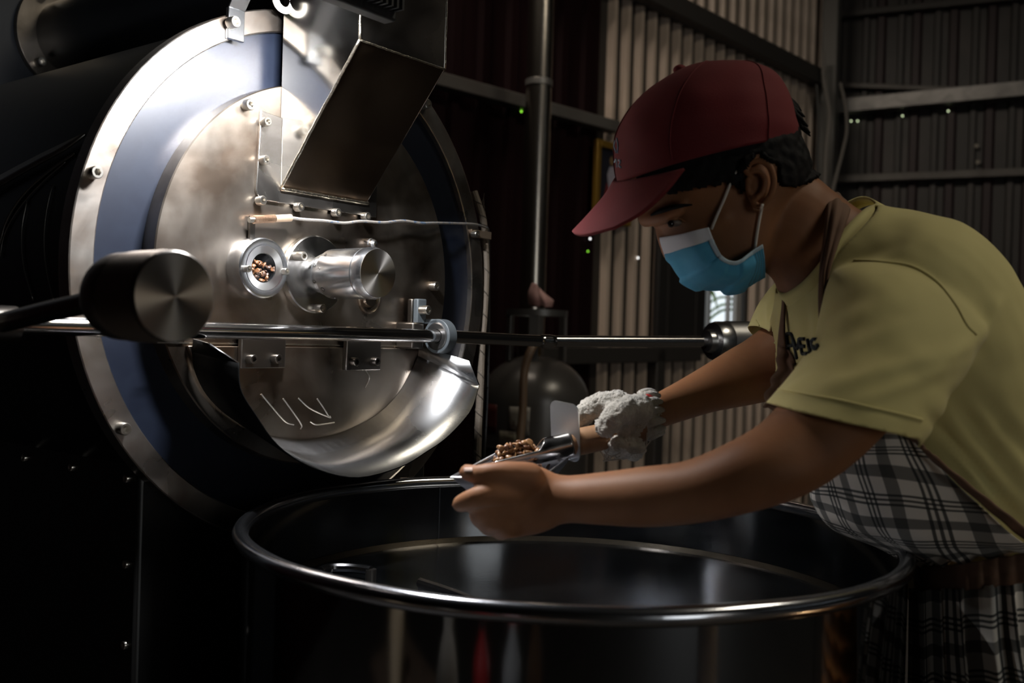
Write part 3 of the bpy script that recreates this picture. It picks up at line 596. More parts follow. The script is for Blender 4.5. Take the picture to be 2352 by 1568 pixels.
# flood lamp with a finned black back, hung in front of the hopper and turned to the face
LT, LZ, LN = -.178, .345, .250
LP = FP(LT, LZ, LN)
lamp = thing('flood_lamp', 'black finned flood lamp hung before the hopper, shining on the roaster face', 'lamp', LP)
lz = (-N * .46 - Z * .86 - T * .20).normalized(); lx = (T - lz * T.dot(lz)).normalized(); ly = lz.cross(lx)
MB().box(FP(LT, LZ, LN - .008), T * .066, Z * .058, N * .010).build('lamp_body', RUBBER, lamp, bevel=.003)
for k in range(15): MB().box(FP(LT - .060 + .0086 * k, LZ + .004, LN + .009), T * .0016, Z * .052, N * .008).build('cooling_fin', RUBBER, lamp)
EP = FP(LT, .320, LN - .043)
def LQ(a, b, c): return EP + lx * a + ly * b + lz * c
MB().box(LQ(0, 0, -.006), lx * .060, ly * .024, lz * .006).build('lamp_tray', RUBBER, lamp, bevel=.002)
MB().box(FP(LT, LZ + .03, LN - .03), T * .05, Z * .022, N * .018).build('lamp_neck', RUBBER, lamp, bevel=.002)
MB().box(LQ(0, 0, .0006), lx * .052, ly * .020, lz * .0006).build('lamp_window', mat('lamp_window', (1, 1, 1), emit=((1, .97, .93), 8)), lamp)
MB().tube([FP(LT, LZ + .055, LN), FP(LT, .6, LN), FP(LT, H - FC.z, LN)], .004, 6).build('cord', RUBBER, lamp)
l = bpy.data.lights.new('flood_lamp_light', 'AREA'); l.shape = 'RECTANGLE'; l.size = .10; l.size_y = .036; l.energy = 15.0; l.color = (.97, .98, 1.0)
m = Matrix.Identity(4)
for i in range(3): m[i][0], m[i][1], m[i][2], m[i][3] = lx[i], -ly[i], -lz[i], LQ(0, 0, .003)[i]
lo = bpy.data.objects.new('flood_lamp_light', l); link(lo, lamp, m)
# ------------------------------------------------------------------ cooling bin
TZ = CAMZ - .2247; TCX = V((.0726, 1.178, 0)); TRR = .3755
tank = thing('cooling_bin', 'big round polished steel cooling bin with a rolled rim', 'cooling bin', TCX)
TM = Matrix.Translation(TCX)
MB().lathe([(TRR - .0025, TZ - .002), (TRR - .0025, TZ - .40), (TRR, TZ - .40), (TRR, TZ - .002)], TM, 160, True).build('bin_wall', TANKM, tank, 30)
rim = [TCX + V(((TRR - .001) * math.cos(a), (TRR - .001) * math.sin(a), TZ + .0006 * math.sin(9 * a) * math.sin(4 * a))) for a in np.linspace(0, 2 * math.pi, 220, endpoint=False)]
MB().tube(rim, .0088, 16, closed=True).build('rolled_rim', RIMM, tank, 180)
FLZ = TZ - .092
MB().lathe([(0, FLZ), (TRR - .002, FLZ), (TRR - .002, FLZ - .003), (0, FLZ - .003)], TM, 120).build('sieve_plate', mat('sieve_steel', (.13, .14, .155), 1, .18, rvar=(4, .12, .24), bump=(260, .06, .001, 1)), tank, 30)
MB().lathe([(TRR - .0035, FLZ), (TRR - .012, FLZ), (TRR - .0035, FLZ + .006)], TM, 140, True).build('floor_weld', mat('seam_warm', (.22, .18, .13), 1, .22), tank, 30)
MB().lathe([(TRR - .02, 0.06), (TRR - .018, 0.0), (TRR - .02, 0.0)], Matrix.Translation(TCX + V((0, 0, TZ - .46))), 100).build('under_pan', mat('pan_dark', (.05, .05, .05), .8, .4), tank, 30)
for k in range(4):
    a = .8 + k * math.pi / 2; p = TCX + V((math.cos(a), math.sin(a), 0)) * (TRR - .05)
    MB().box(V((p.x, p.y, (TZ - .4) / 2)), (.02, 0, 0), (0, .02, 0), (0, 0, (TZ - .4) / 2)).build('leg', DARKST, tank, bevel=.003)
def fray(px, py, z):
    d = pray(px, py); return CAM + d * ((z - CAM.z) / d.z)
for pts in (((735, 1312), (760, 1304), (810, 1304), (852, 1310)), ((965, 1338), (1010, 1352), (1060, 1370), (1110, 1392))):
    q = [fray(x, y, FLZ + .014) for x, y in pts]; st = MB().tube(spline(q, 14), .0062, 10).build('stirrer_arm', mat('arm_dark', (.12, .12, .125), 1, .2), tank)
    MB().cyl(q[-1] + Z * .002, V((q[-1].x, q[-1].y, FLZ)), .007).build('arm_post', DARKST, st)
    MB().prism([q[0] + Z * .002, q[1] + Z * .002, q[1] - Z * .013, q[0] - Z * .013], (q[1] - q[0]).cross(Z).normalized() * .003).build('paddle', RUBBER, st)
# vertical weld seam of the wall inside
a = math.radians(118); p = TCX + V((math.cos(a), math.sin(a), 0)) * (TRR - .0025); MB().cyl(V((p.x, p.y, FLZ)), V((p.x, p.y, TZ - .008)), .0009, n=8).build('wall_seam', mat('seam_dim', (.12, .12, .13), 1, .3), tank)
# ------------------------------------------------------------------ person leaning over the bin
from mathutils.bvhtree import BVHTree
def ringpx(a, b, d, hd, n=28, pw=2.2, near=None, far=None):
    A, B = P(a[0], a[1], d), P(b[0], b[1], d); c = (A + B) / 2; h = (A - B) / 2; out = []
    y = V((0, 1, 0))
    for k in range(n):
        ph = 2 * math.pi * k / n; cx, sx = math.cos(ph), math.sin(ph)
        ex = math.copysign(abs(cx) ** (2 / pw), cx); ey = math.copysign(abs(sx) ** (2 / pw), sx)
        q = hd if near is None else (near if sx > 0 else far)
        out.append(c + h * ex - y * (q * ey))
    return out
def loftpx(mb, secs, m=6, n=28, pw=2.2):
    """secs: (ax,ay,bx,by,depth,half_depth) interpolated smoothly"""
    A = crom([list(s_) for s_ in secs], (len(secs) - 1) * m + 1)
    mb.rings([ringpx((r[0], r[1]), (r[2], r[3]), r[4], max(r[5], .002), n, pw) for r in A]); return mb
def tubepx(mb, pts, n=14, m=6):
    """pts: (x,y,depth,radius metres)"""
    A = crom([list(p) for p in pts], (len(pts) - 1) * m + 1); c = [P(r[0], r[1], r[2]) for r in A]; rr = [max(r[3], .001) for r in A]
    d0 = (c[0] - c[1]).normalized(); d1 = (c[-1] - c[-2]).normalized()
    pre = [c[0] + d0 * (rr[0] * q) for q in (.95, .7, .4)]; prer = [rr[0] * .25, rr[0] * .7, rr[0] * .92]
    pos = [c[-1] + d1 * (rr[-1] * q) for q in (.4, .7, .95)]; posr = [rr[-1] * .92, rr[-1] * .7, rr[-1] * .25]
    mb.tube(pre + c + pos, prer + rr + posr, n); return mb
def remesh(mb, voxel, it=6, fac=.5, name='tmp'):
    me = bpy.data.meshes.new(name); me.from_pydata(mb.v, [], mb.f)
    bm = bmesh.new(); bm.from_mesh(me); bmesh.ops.recalc_face_normals(bm, faces=bm.faces); bm.to_mesh(me); bm.free()
    o = bpy.data.objects.new('tmp', me); COL.objects.link(o)
    r = o.modifiers.new('r', 'REMESH'); r.mode = 'VOXEL'; r.voxel_size = voxel; r.adaptivity = 0
    if it: sm = o.modifiers.new('s', 'SMOOTH'); sm.factor = fac; sm.iterations = it
    bpy.context.view_layer.update()
    out = bpy.data.meshes.new_from_object(o.evaluated_get(bpy.context.evaluated_depsgraph_get()))
    bpy.data.objects.remove(o); bpy.data.meshes.remove(me); out.name = name; return out
def mesh_np(me):
    co = np.empty(len(me.vertices) * 3); me.vertices.foreach_get('co', co); co = co.reshape(-1, 3)
    no = np.empty(len(me.vertices) * 3); me.vertices.foreach_get('normal', no); return co, no.reshape(-1, 3)
FWn, RIn, UPn, CAMn = (np.array(x) for x in (fw, right, up, CAM))
def topx(co):
    q = co - CAMn; d = q @ FWn; return 1176 + FPX * (q @ RIn) / d, 784 - FPX * (q @ UPn) / d, d
def inpoly(x, y, poly):
    r = np.zeros(len(x), bool); n = len(poly)
    for i in range(n):
        (x0, y0), (x1, y1) = poly[i], poly[(i + 1) % n]
        if y0 == y1: continue
        r ^= ((y0 > y) != (y1 > y)) & (x < (x1 - x0) * (y - y0) / (y1 - y0) + x0)
    return r
def bvh_of(me): return BVHTree.FromPolygons([v.co for v in me.vertices], [tuple(p.vertices) for p in me.polygons])
def cast(bvh, px, py, off=.001):
    d = pray(px, py).normalized(); h = bvh.ray_cast(CAM, d)
    return None if h[0] is None else h[0] - d * off
SKIN = mat('skin', (.26, .118, .056), 0, .55, var=(14, (.21, .09, .042), .4, .7), bump=(350, .12, .001), sss=.1, spec=.2)
SHIRTM = mat('yellow_cotton', (.62, .54, .22), 0, .85, var=(8, (.55, .48, .20), .35, .7), bump=(900, .25, .0006), sheen=.1)
CAPM = mat('red_cap_cloth', (.13, .004, .006), 0, .85, bump=(700, .3, .0008), var=(12, (.10, .0035, .005), .4, .7))
BROWNC = mat('brown_cloth', (.15, .08, .047), 0, .85, bump=(700, .25, .0006), var=(20, (.11, .058, .034), .4, .7))
HAIRM = mat('black_hair', (.005, .004, .004), 0, .75, bump=(300, .3, .002), spec=.15)
person = thing('person', 'person in red cap, blue face mask and yellow T-shirt leaning over the steel bin', 'person', V((.62, 1.2, 0)))
HD = 1.12
# --- body: head, neck, trunk, arms and bare hand as one surface
mb = MB()
head = [(1600, 176, 1682, 170, HD, .03), (1540, 200, 1740, 188, HD, .058), (1482, 262, 1780, 238, HD, .071), (1447, 350, 1808, 288, HD, .0765), (1450, 430, 1828, 334, HD, .078), (1472, 490, 1843, 372, HD, .076), (1512, 524, 1846, 404, HD, .0725), (1528, 560, 1832, 440, HD, .070), (1550, 600, 1806, 482, HD, .066), (1584, 640, 1788, 525, HD, .060), (1625, 660, 1772, 570, HD, .050), (1672, 655, 1755, 615, HD, .032)]
loftpx(mb, head, 5, 40, 2.25)
loftpx(mb, [(1800, 380, 1715, 600, HD, .05), (1862, 405, 1762, 625, 1.122, .056), (1900, 435, 1786, 650, 1.125, .058), (1960, 480, 1800, 690, 1.13, .066), (2030, 520, 1830, 760, 1.14, .10)], 5)
# nose, brow ridge, cheekbone
tubepx(mb, [(1520, 530, 1.12, .008), (1530, 556, 1.12, .009), (1542, 578, 1.12, .011)], 12)
tubepx(mb, [(1484, 502, 1.12, .010), (1520, 498, 1.075, .009), (1560, 480, 1.055, .008)], 12)
tubepx(mb, [(1568, 556, 1.098, .015), (1610, 535, 1.074, .015), (1660, 500, 1.060, .012)], 12)
# trunk core
loftpx(mb, [(2010, 510, 1815, 720, 1.14, .10), (2120, 545, 1830, 800, 1.14, .15), (2260, 690, 1850, 930, 1.14, .155), (2330, 880, 1900, 1060, 1.14, .14), (2385, 1100, 1960, 1180, 1.14, .135), (2420, 1320, 2130, 1330, 1.15, .14), (2420, 1480, 2150, 1480, 1.15, .14)], 5)
# near (bare-handed) arm
loftpx(mb, [(2010, 640, 2210, 740, 1.00, .05), (1930, 760, 2130, 860, .97, .052), (1840, 870, 2050, 965, .94, .047), (1765, 960, 1950, 1065, .915, .043), (1690, 1010, 1830, 1140, .90, .040), (1580, 1058, 1650, 1190, .91, .037), (1480, 1072, 1500, 1208, .93, .034), (1380, 1085, 1385, 1204, .95, .030), (1300, 1092, 1300, 1200, .965, .027), (1250, 1080, 1255, 1216, .975, .030)], 6)
# near hand: palm with heel and knuckles
loftpx(mb, [(1275, 1088, 1278, 1206, .972, .027), (1235, 1070, 1240, 1222, .978, .030), (1190, 1066, 1200, 1228, .982, .031), (1150, 1075, 1160, 1218, .984, .029), (1122, 1106, 1128, 1200, .984, .024), (1106, 1122, 1112, 1188, .984, .016)], 5, 28, 2.6)
tubepx(mb, [(1215, 1098, .955, .016), (1165, 1091, .948, .0138), (1122, 1089, .945, .0112), (1092, 1089, .950, .0094), (1072, 1084, .958, .0082)])          # thumb
tubepx(mb, [(1180, 1130, .952, .014), (1130, 1134, .940, .0118), (1096, 1142, .938, .0104), (1070, 1151, .945, .0094), (1057, 1157, .956, .0084)])    # index
tubepx(mb, [(1160, 1160, .962, .013), (1118, 1166, .952, .0115), (1102, 1182, .962, .0105), (1108, 1190, .990, .0098), (1120, 1172, 1.010, .009)])    # middle
tubepx(mb, [(1175, 1185, .965, .013), (1136, 1192, .955, .011), (1122, 1205, .968, .010), (1128, 1208, .995, .0095), (1140, 1190, 1.012, .0085)])     # ring
tubepx(mb, [(1195, 1205, .970, .012), (1165, 1214, .962, .010), (1152, 1220, .975, .009), (1156, 1220, .998, .0085), (1168, 1204, 1.012, .008)])      # little
for kx, ky, kd in ((1128, 1150, .946), (1138, 1180, .950), (1162, 1205, .956)): mb.ellipsoid(P(kx, ky, kd + .004), (.011, 0, 0), (0, .011, 0), (0, 0, .010), 12, 8)
# tendons on the back of the hand
for (a0, a1, b0, b1) in ((1240, 1120, 1140, 1114), (1245, 1140, 1132, 1150), (1250, 1160, 1142, 1178)): tubepx(mb, [(a0, a1, .955, .004), ((a0 + b0) / 2, (a1 + b1) / 2, .9515, .0045), (b0, b1, .950, .006)], 8)
# far arm
loftpx(mb, [(1880, 640, 1980, 800, 1.26, .05), (1790, 720, 1880, 850, 1.28, .05), (1722, 775, 1815, 905, 1.285, .044), (1672, 805, 1745, 925, 1.27, .040), (1600, 850, 1640, 945, 1.235, .034), (1545, 882, 1565, 967, 1.20, .029), (1500, 907, 1512, 983, 1.165, .025), (1474, 925, 1480, 975, 1.15, .016)], 6)
body_me = remesh(mb, .0028, 7, .5, 'body')
# ear, sculpted finer and merged into the body
eb = MB(); ed = 1.040
eb.ellipsoid(P(1741, 424, ed + .006), (P(1770, 424, ed) - P(1741, 424, ed)), (0, .0065, 0), (P(1741, 372, ed) - P(1741, 424, ed)), 20, 14)
def ep(l, r): tubepx(eb, [(x, y, d, r) for x, y, d in l], 10, 6)
ep([(1722, 402, ed), (1712, 388, ed - .001), (1722, 374, ed - .004), (1746, 368, ed - .008), (1768, 383, ed - .011), (1777, 412, ed - .011), (1772, 442, ed - .008), (1760, 462, ed - .005), (1746, 474, ed - .002), (1734, 470, ed), (1730, 456, ed)], .0035)
ep([(1728, 392, ed - .003), (1746, 394, ed - .005), (1757, 412, ed - .005), (1752, 440, ed - .004), (1738, 455, ed - .003)], .0032)
ep([(1716, 416, ed - .001), (1718, 428, ed - .003), (1721, 440, ed - .002)], .0034)
ear_me = remesh(eb, .0011, 4, .5, 'ear')
bm = bmesh.new(); bm.from_mesh(body_me); bm.from_mesh(ear_me); bm.to_mesh(body_me); bm.free(); body_me.materials.append(SKIN); smooth(body_me, 180)
body = bpy.data.objects.new('body', body_me); link(body, person)
bvb = bvh_of(body_me)
# eye, lashes, brow
EYW = mat('eye_white', (.16, .13, .11), 0, .25)
ey = MB().ellipsoid(P(1549, 512, 1.066), (.008, 0, 0), (0, .009, 0), (0, 0, .0038), 16, 10).build('eye', EYW, person, 180)
MB().ellipsoid(P(1541, 514, 1.0585), (.0035, 0, 0), (0, .003, 0), (0, 0, .004), 12, 8).build('iris', mat('iris', (.01, .006, .004), 0, .15), ey, 180)
def on_body(pts, r, name, m_, off=.001, n=20, bv=None, parent=None):
    q = [cast(bv or bvb, x, y, off) for x, y in crom(pts, n)]; q = [p for p in q if p is not None]
    return MB().tube(q, r if not isinstance(r, tuple) else list(np.interp(np.linspace(0, 1, len(q)), np.linspace(0, 1, len(r)), r)), 8).build(name, m_, parent or person, 180)
on_body([(1526, 511), (1542, 502), (1560, 503), (1576, 510)], (.0008, .0018, .0022, .0008), 'upper_eyelid', SKIN, -.0004)
on_body([(1528, 514), (1544, 507), (1566, 507)], (.0004, .0008, .0004), 'lashes', HAIRM, .0016)
on_body([(1496, 494), (1520, 484), (1555, 474), (1590, 470)], (.0012, .0030, .0028, .0008), 'eyebrow', HAIRM, .0004)
# thumb nail
nl = [[cast(bvb, 1066 + 19 * u_, 1074 + 9 * v_ - .5 * u_, .0006) for u_ in np.linspace(0, 1, 6)] for v_ in np.linspace(0, 1, 5)]
if all(p is not None for r in nl for p in r): MB().grid(nl).build('thumbnail', mat('nail', (.55, .40, .34), 0, .3), body, 180, solid=.0006)
# --- hair: shell grown from the scalp under the cap
def shell(name, poly, off, m_, parent, pred=None, noise_amp=0.0, noise_sc=60):
    co, no = mesh_np(body_me); x, y, d = topx(co); sel = inpoly(x, y, poly)
    if pred is not None: sel &= pred(x, y, d, co, no)
    bm = bmesh.new(); bm.from_mesh(body_me); bm.verts.ensure_lookup_table()
    for v in bm.verts:
        if sel[v.index]: v.co += v.normal * (off + noise_amp * noise.noise(v.co * noise_sc))
    bmesh.ops.delete(bm, geom=[v for v in bm.verts if not sel[v.index]], context='VERTS')
    me = bpy.data.meshes.new(name); bm.to_mesh(me); bm.free(); me.materials.clear(); me.materials.append(m_); smooth(me, 180)
    o = bpy.data.objects.new(name, me); link(o, parent); md = o.modifiers.new('s', 'SOLIDIFY'); md.thickness = off * 1.3; md.offset = -1; return o
hair = shell('hair', [(1470, 410), (1540, 446), (1600, 436), (1660, 424), (1690, 432), (1704, 462), (1712, 430), (1706, 396), (1740, 356), (1782, 382), (1786, 424), (1812, 434), (1850, 424), (1880, 412), (1880, 320), (1840, 220), (1700, 150), (1540, 170), (1440, 300)], .0052, HAIRM, person, lambda x, y, d, co, no: d < 1.3, .0028, 120)
for k in range(26):
    a = random.random(); x0, y0 = 1800 + 22 * a, 222 + 60 * a; L = random.uniform(22, 46); d0 = HD + random.uniform(-.03, .03)
    MB().tube(spline([P(x0, y0, d0), P(x0 + L * .5, y0 + L * .28, d0), P(x0 + L * .9, y0 + L * .62 + random.uniform(-6, 6), d0 - .004)], 7), [.004, .0042, .004, .0034, .0028, .0018, .0007], 6).build('hair_tuft', HAIRM, hair, 180)
# --- cap
capsec = [(1605, 156, 1690, 150, HD, .016), (1560, 165, 1745, 163, HD, .046), (1500, 198, 1786, 192, HD, .070), (1447, 250, 1811, 240, HD, .0825), (1417, 308, 1824, 282, HD, .0875), (1408, 365, 1830, 306, HD, .0885), (1417, 430, 1829, 330, HD, .0880)]
A = crom(capsec, 40); R_ = [ringpx((r[0], r[1]), (r[2], r[3]), r[4], r[5], 64, 2.15) for r in A]
for i, rg in enumerate(R_):       # panel seams and soft slack folds
    for j in range(64):
        c_ = sum(rg, V()) / 64; dv = (rg[j] - c_); fol = .0016 * noise.noise(V((j * .22, i * .11, 3.0))) + .0022 * noise.noise(V((rg[j].x * 22, rg[j].y * 22, rg[j].z * 22)))
        rg[j] = rg[j] + dv.normalized() * fol
mbc = MB().rings(R_, True, True, False); cme = mbc.mesh('cap', 180)
bm = bmesh.new(); bm.from_mesh(cme); hc = P(1826, 262, HD)
bmesh.ops.delete(bm, geom=[f for f in bm.faces if (f.calc_center_median() - hc).length < .016], context='FACES'); bm.to_mesh(cme); bm.free(); smooth(cme, 180)
cme.materials.append(CAPM); cap = bpy.data.objects.new('cap', cme); link(cap, person); md = cap.modifiers.new('s', 'SOLIDIFY'); md.thickness = .0018; md.offset = -1
brim = [[(1508, 384, 1.195), (1440, 394, 1.165), (1413, 416, 1.12), (1468, 411, 1.066), (1572, 388, 1.036)], [(1465, 426, 1.195), (1415, 434, 1.165), (1388, 455, 1.12), (1440, 460, 1.066), (1530, 440, 1.034)], [(1420, 466, 1.19), (1375, 480, 1.16), (1350, 499, 1.12), (1392, 510, 1.07), (1478, 487, 1.037)], [(1378, 502, 1.178), (1338, 517, 1.15), (1316, 534, 1.12), (1345, 540, 1.078), (1412, 524, 1.05)]]
MB().grid(net([[P(*q) for q in r] for r in brim], 26, 34)).build('brim', CAPM, cap, 180, solid=.0035)
bvc = bvh_of(cme)
for j in (0, 11, 21, 32, 43, 53):
    MB().tube([R_[i][j] + (R_[i][j] - sum(R_[i], V()) / 64).normalized() * .0006 for i in range(1, 39)], .0007, 6).build('panel_seam', CAPM, cap, 180)
MB().ellipsoid(P(1562, 161, HD), (.008, 0, 0), (0, .008, 0), (0, 0, .006), 14, 8).build('button', CAPM, cap, 180)
MB().grid([[P(1795 + 35 * u_, 300 + 28 * v_ - 12 * u_ * 0 + (1 - u_) * 26, HD - .060 * (1 - u_) ** .7 - .004) for u_ in np.linspace(0, 1, 8)] for v_ in (0, 1)]).build('strap', mat('cap_strap', (.30, .012, .012), 0, .7), cap, 180, solid=.001)
LOGO = mat('logo_thread', (.22, .30, .36), 0, .7)
for pl in ([(1414, 322), (1411, 336), (1416, 350)], [(1417, 318), (1420, 334), (1419, 352)], [(1412, 372), (1416, 366), (1418, 384)], [(1421, 368), (1426, 370), (1422, 380), (1427, 384)]): on_body(pl, .0012, 'logo_mark', LOGO, .0004, 8, bvc, cap)
# --- mask
rows = [[(1628, 522, 1.036), (1646, 568, 1.036), (1663, 592, 1.038), (1692, 600, 1.042), (1722, 580, 1.048), (1751, 562, 1.052)],
        [(1566, 537, 1.050), (1594, 590, 1.046), (1632, 628, 1.048), (1685, 640, 1.054), (1728, 618, 1.062), (1756, 598, 1.072)],
        [(1516, 545, 1.12), (1538, 612, 1.12), (1579, 655, 1.12), (1640, 672, 1.12), (1703, 667, 1.12), (1758, 636, 1.12)],
        [(1566, 537, 1.19), (1594, 590, 1.194), (1632, 628, 1.192), (1685, 640, 1.186), (1728, 618, 1.178), (1756, 598, 1.168)],
        [(1640, 522, 1.204), (1650, 568, 1.204), (1663, 592, 1.202), (1692, 600, 1.198), (1722, 580, 1.192), (1751, 562, 1.188)]]
G = net([[P(*q) for q in r] for r in rows], 61, 80); h_, w_ = G.shape[:2]
cen = G.reshape(-1, 3).mean(0)
for i in range(h_):
    for j in range(w_):
        u_, v_ = j / (w_ - 1), i / (h_ - 1); dv = G[i, j] - cen; dv /= np.linalg.norm(dv)
        edge = math.sin(math.pi * u_) ** .5 * (math.sin(math.pi * min(1, v_ * 1.0)) ** .4)
        G[i, j] += dv * (edge * (0.0024 * math.tanh(5 * math.sin(u_ * 19)) + .0042 * noise.noise(V(tuple(G[i, j] * 45)))))
MASKM = mat('mask_blue', (.07, .34, .54), 0, .8, bump=(800, .3, .0006), var=(30, (.06, .30, .49), .4, .7)); MASKW = mat('mask_edge', (.46, .58, .66), 0, .8, bump=(500, .3, .0008))
Gv = [[V(tuple(p)) for p in r] for r in G]
mask = MB().grid([r[9:] for r in Gv]).build('face_mask', MASKM, person, 180, solid=.0012)
MB().grid([r[:10] for r in Gv]).build('nose_band', mat('mask_white', (.62, .64, .68), 0, .8, bump=(500, .3, .0008)), mask, 180, solid=.0016)
MB().grid([[p + V((0, -.0012, 0)) for p in r[9:]] for r in Gv[:4]]).build('side_binding', MASKW, mask, 180, solid=.0012)
for k in (0, 1, 2, 3): MB().tube([Gv[i][w_ - 2 - 3 * k] + V((0, -.0006, -.0004)) for i in range(0, 40)], .0006, 5).build('stitch_line', mat('mask_stitch', (.10, .26, .36), 0, .8), mask, 180)
LOOP = mat('ear_loop', (.62, .58, .52), 0, .8)
on_body([(1634, 526), (1648, 492), (1664, 456), (1678, 420), (1690, 396), (1706, 382)], .0016, 'ear_loop', LOOP, .0035, 24, None, mask)
on_body([(1733, 576), (1738, 540), (1744, 505), (1751, 468)], .0016, 'ear_loop', LOOP, .004, 20, None, mask)
# --- T-shirt
mb = MB()
loftpx(mb, [(2000, 470, 1790, 655, 1.135, .075), (2035, 484, 1792, 705, 1.138, .105), (2090, 497, 1797, 770, 1.14, .145), (2160, 520, 1802, 840, 1.14, .168), (2245, 592, 1808, 900, 1.14, .172), (2305, 700, 1830, 975, 1.14, .168), (2345, 850, 1880, 1055, 1.14, .160), (2385, 1010, 1930, 1130, 1.14, .152), (2425, 1180, 1990, 1200, 1.145, .148), (2450, 1330, 2110, 1310, 1.15, .150), (2455, 1440, 2130, 1440, 1.15, .152)], 6, 36, 2.3)
loftpx(mb, [(1965, 590, 2190, 640, 1.06, .06), (1915, 625, 2238, 752, 1.02, .075), (1897, 700, 2226, 792, .998, .078), (1882, 775, 2192, 862, .975, .078), (1832, 850, 2148, 938, .955, .077), (1765, 925, 2102, 1006, .94, .076), (1750, 948, 2090, 1028, .936, .076)], 6, 32, 2.2)
loftpx(mb, [(1850, 600, 1960, 780, 1.24, .07), (1790, 640, 1890, 815, 1.26, .07), (1752, 690, 1850, 825, 1.275, .068), (1728, 745, 1822, 822, 1.285, .064), (1700, 790, 1800, 850, 1.29, .062)], 6, 28, 2.2)
sh_me = remesh(mb, .0042, 8, .5, 'shirt')
bm = bmesh.new(); bm.from_mesh(sh_me)
def pxof(p): q = p - CAM; return 1176 + FPX * q.dot(right) / q.dot(fw)
def cut(c, nrm, rad, xmax=9999):
    geom = [f for f in bm.faces if (f.calc_center_median() - c).length < rad and pxof(f.calc_center_median()) < xmax]
    vs = {v for f in geom for v in f.verts}; es = {e for f in geom for e in f.edges}
    bmesh.ops.bisect_plane(bm, geom=geom + list(vs) + list(es), plane_co=c, plane_no=nrm, clear_outer=False)
    n_ = V(nrm).normalized(); dl = [f for f in bm.faces if (f.calc_center_median() - c).length < rad and pxof(f.calc_center_median()) < xmax and (f.calc_center_median() - c).dot(n_) > 1e-5]
    bmesh.ops.delete(bm, geom=dl, context='FACES')
hA, hB = P(1765, 925, .94), P(2102, 1006, .94); ax_ = (hB - hA).normalized(); hn = ax_.cross(V((0, 1, 0))).normalized()
if hn.dot(P(1740, 975, .93) - hA) < 0: hn = -hn
cut((hA + hB) / 2, hn, .16, 2112)
fA, fB = P(1728, 748, 1.285), P(1822, 822, 1.285); fn = (fB - fA).cross(V((0, 1, 0))).normalized()
if fn.dot(P(1700, 790, 1.29) - fA) < 0: fn = -fn
cut((fA + fB) / 2, fn, .10)
nA, nB = P(2018, 470, 1.13), P(1796, 685, 1.13); nn_ = (nB - nA).cross(V((0, 1, 0))).normalized()
if nn_.dot(P(1750, 500, 1.13) - nA) < 0: nn_ = -nn_
cut((nA + nB) / 2 + nn_ * .005, nn_, .125)
cut(P(2290, 1420, 1.15), V((0, 0, -1)), .4)
# folds: long soft creases
bm.normal_update()
FOLDS = [((1870, 900), (2200, 800), 20, .004), ((1960, 930), (2225, 830), 16, .003), ((1880, 760), (2060, 690), 22, .0028), ((1900, 820), (2120, 730), 18, .0022), ((2180, 900), (2352, 1130), 20, -.006), ((2240, 900), (2400, 1080), 22, -.005), ((2140, 960), (2360, 1215), 14, -.006), ((2120, 860), (2250, 770), 20, .005), ((2160, 1000), (2300, 1160), 10, .004), ((1910, 580), (2020, 500), 16, .0022), ((1930, 600), (2070, 560), 14, -.002), ((1790, 700), (1800, 790), 10, .004), ((1765, 690), (1775, 780), 9, .004), ((1850, 690), (1855, 800), 12, -.003), ((2250, 780), (2300, 680), 14, .004)]
for v in bm.verts:
    q = v.co - CAM; d_ = q.dot(fw); px_, py_ = 1176 + FPX * q.dot(right) / d_, 784 - FPX * q.dot(up) / d_; dz = 0
    if d_ < 1.25 or px_ < 1830:
        for (x0, y0), (x1, y1), wd, am in FOLDS:
            ux, uy = x1 - x0, y1 - y0; L2 = ux * ux + uy * uy; t_ = ((px_ - x0) * ux + (py_ - y0) * uy) / L2
            if -.1 < t_ < 1.1:
                e_ = ((px_ - x0) * uy - (py_ - y0) * ux) / math.sqrt(L2); dz += am * math.exp(-(e_ / wd) ** 2) * max(0, math.sin(math.pi * min(1, max(0, (t_ + .1) / 1.2))))
    dz += .0022 * noise.noise(v.co * 14) + .001 * noise.noise(v.co * 40)
    v.co += v.normal * dz
bm.to_mesh(sh_me); bm.free(); sh_me.materials.append(SHIRTM); smooth(sh_me, 180)
shirt = bpy.data.objects.new('t_shirt', sh_me); link(shirt, person); md = shirt.modifiers.new('s', 'SOLIDIFY'); md.thickness = .0016; md.offset = -1
bvs = bvh_of(sh_me)
# collar band
cl = [(2026, 474, 1.145), (2000, 490, 1.085), (1950, 540, 1.062), (1893, 618, 1.058), (1850, 665, 1.075), (1806, 690, 1.115), (1790, 665, 1.16), (1800, 600, 1.195), (1880, 520, 1.20), (1980, 462, 1.19)]
c0 = [V(p) for p in crom([P(*q) for q in cl], 72, True)]; cc = sum(c0, V()) / len(c0)
G = [[p + nn_ * (.0 + .007 * k) + (cc - p).normalized() * (.003 * k) for p in c0 + [c0[0]]] for k in (-1.2, -.4, .4, 1.1)]
MB().grid(G).build('collar', SHIRTM, shirt, 180, solid=.0028)
# seams
def seam(pts, r, off=.0002, n=60, m_=SHIRTM, name='seam'): return on_body(pts, r, name, m_, off, n, bvs, shirt)
seam([(1962, 598), (2030, 602), (2095, 612), (2150, 645), (2195, 700), (2220, 745), (2242, 768)], .0017)
h0, h1 = (1784, 892), (2120, 966)
seam([(1783, 893), (1850, 905), (1930, 920), (2010, 938), (2080, 954), (2118, 964)], .0014)
seam([(1736, 735), (1760, 772), (1800, 800)], .0012)
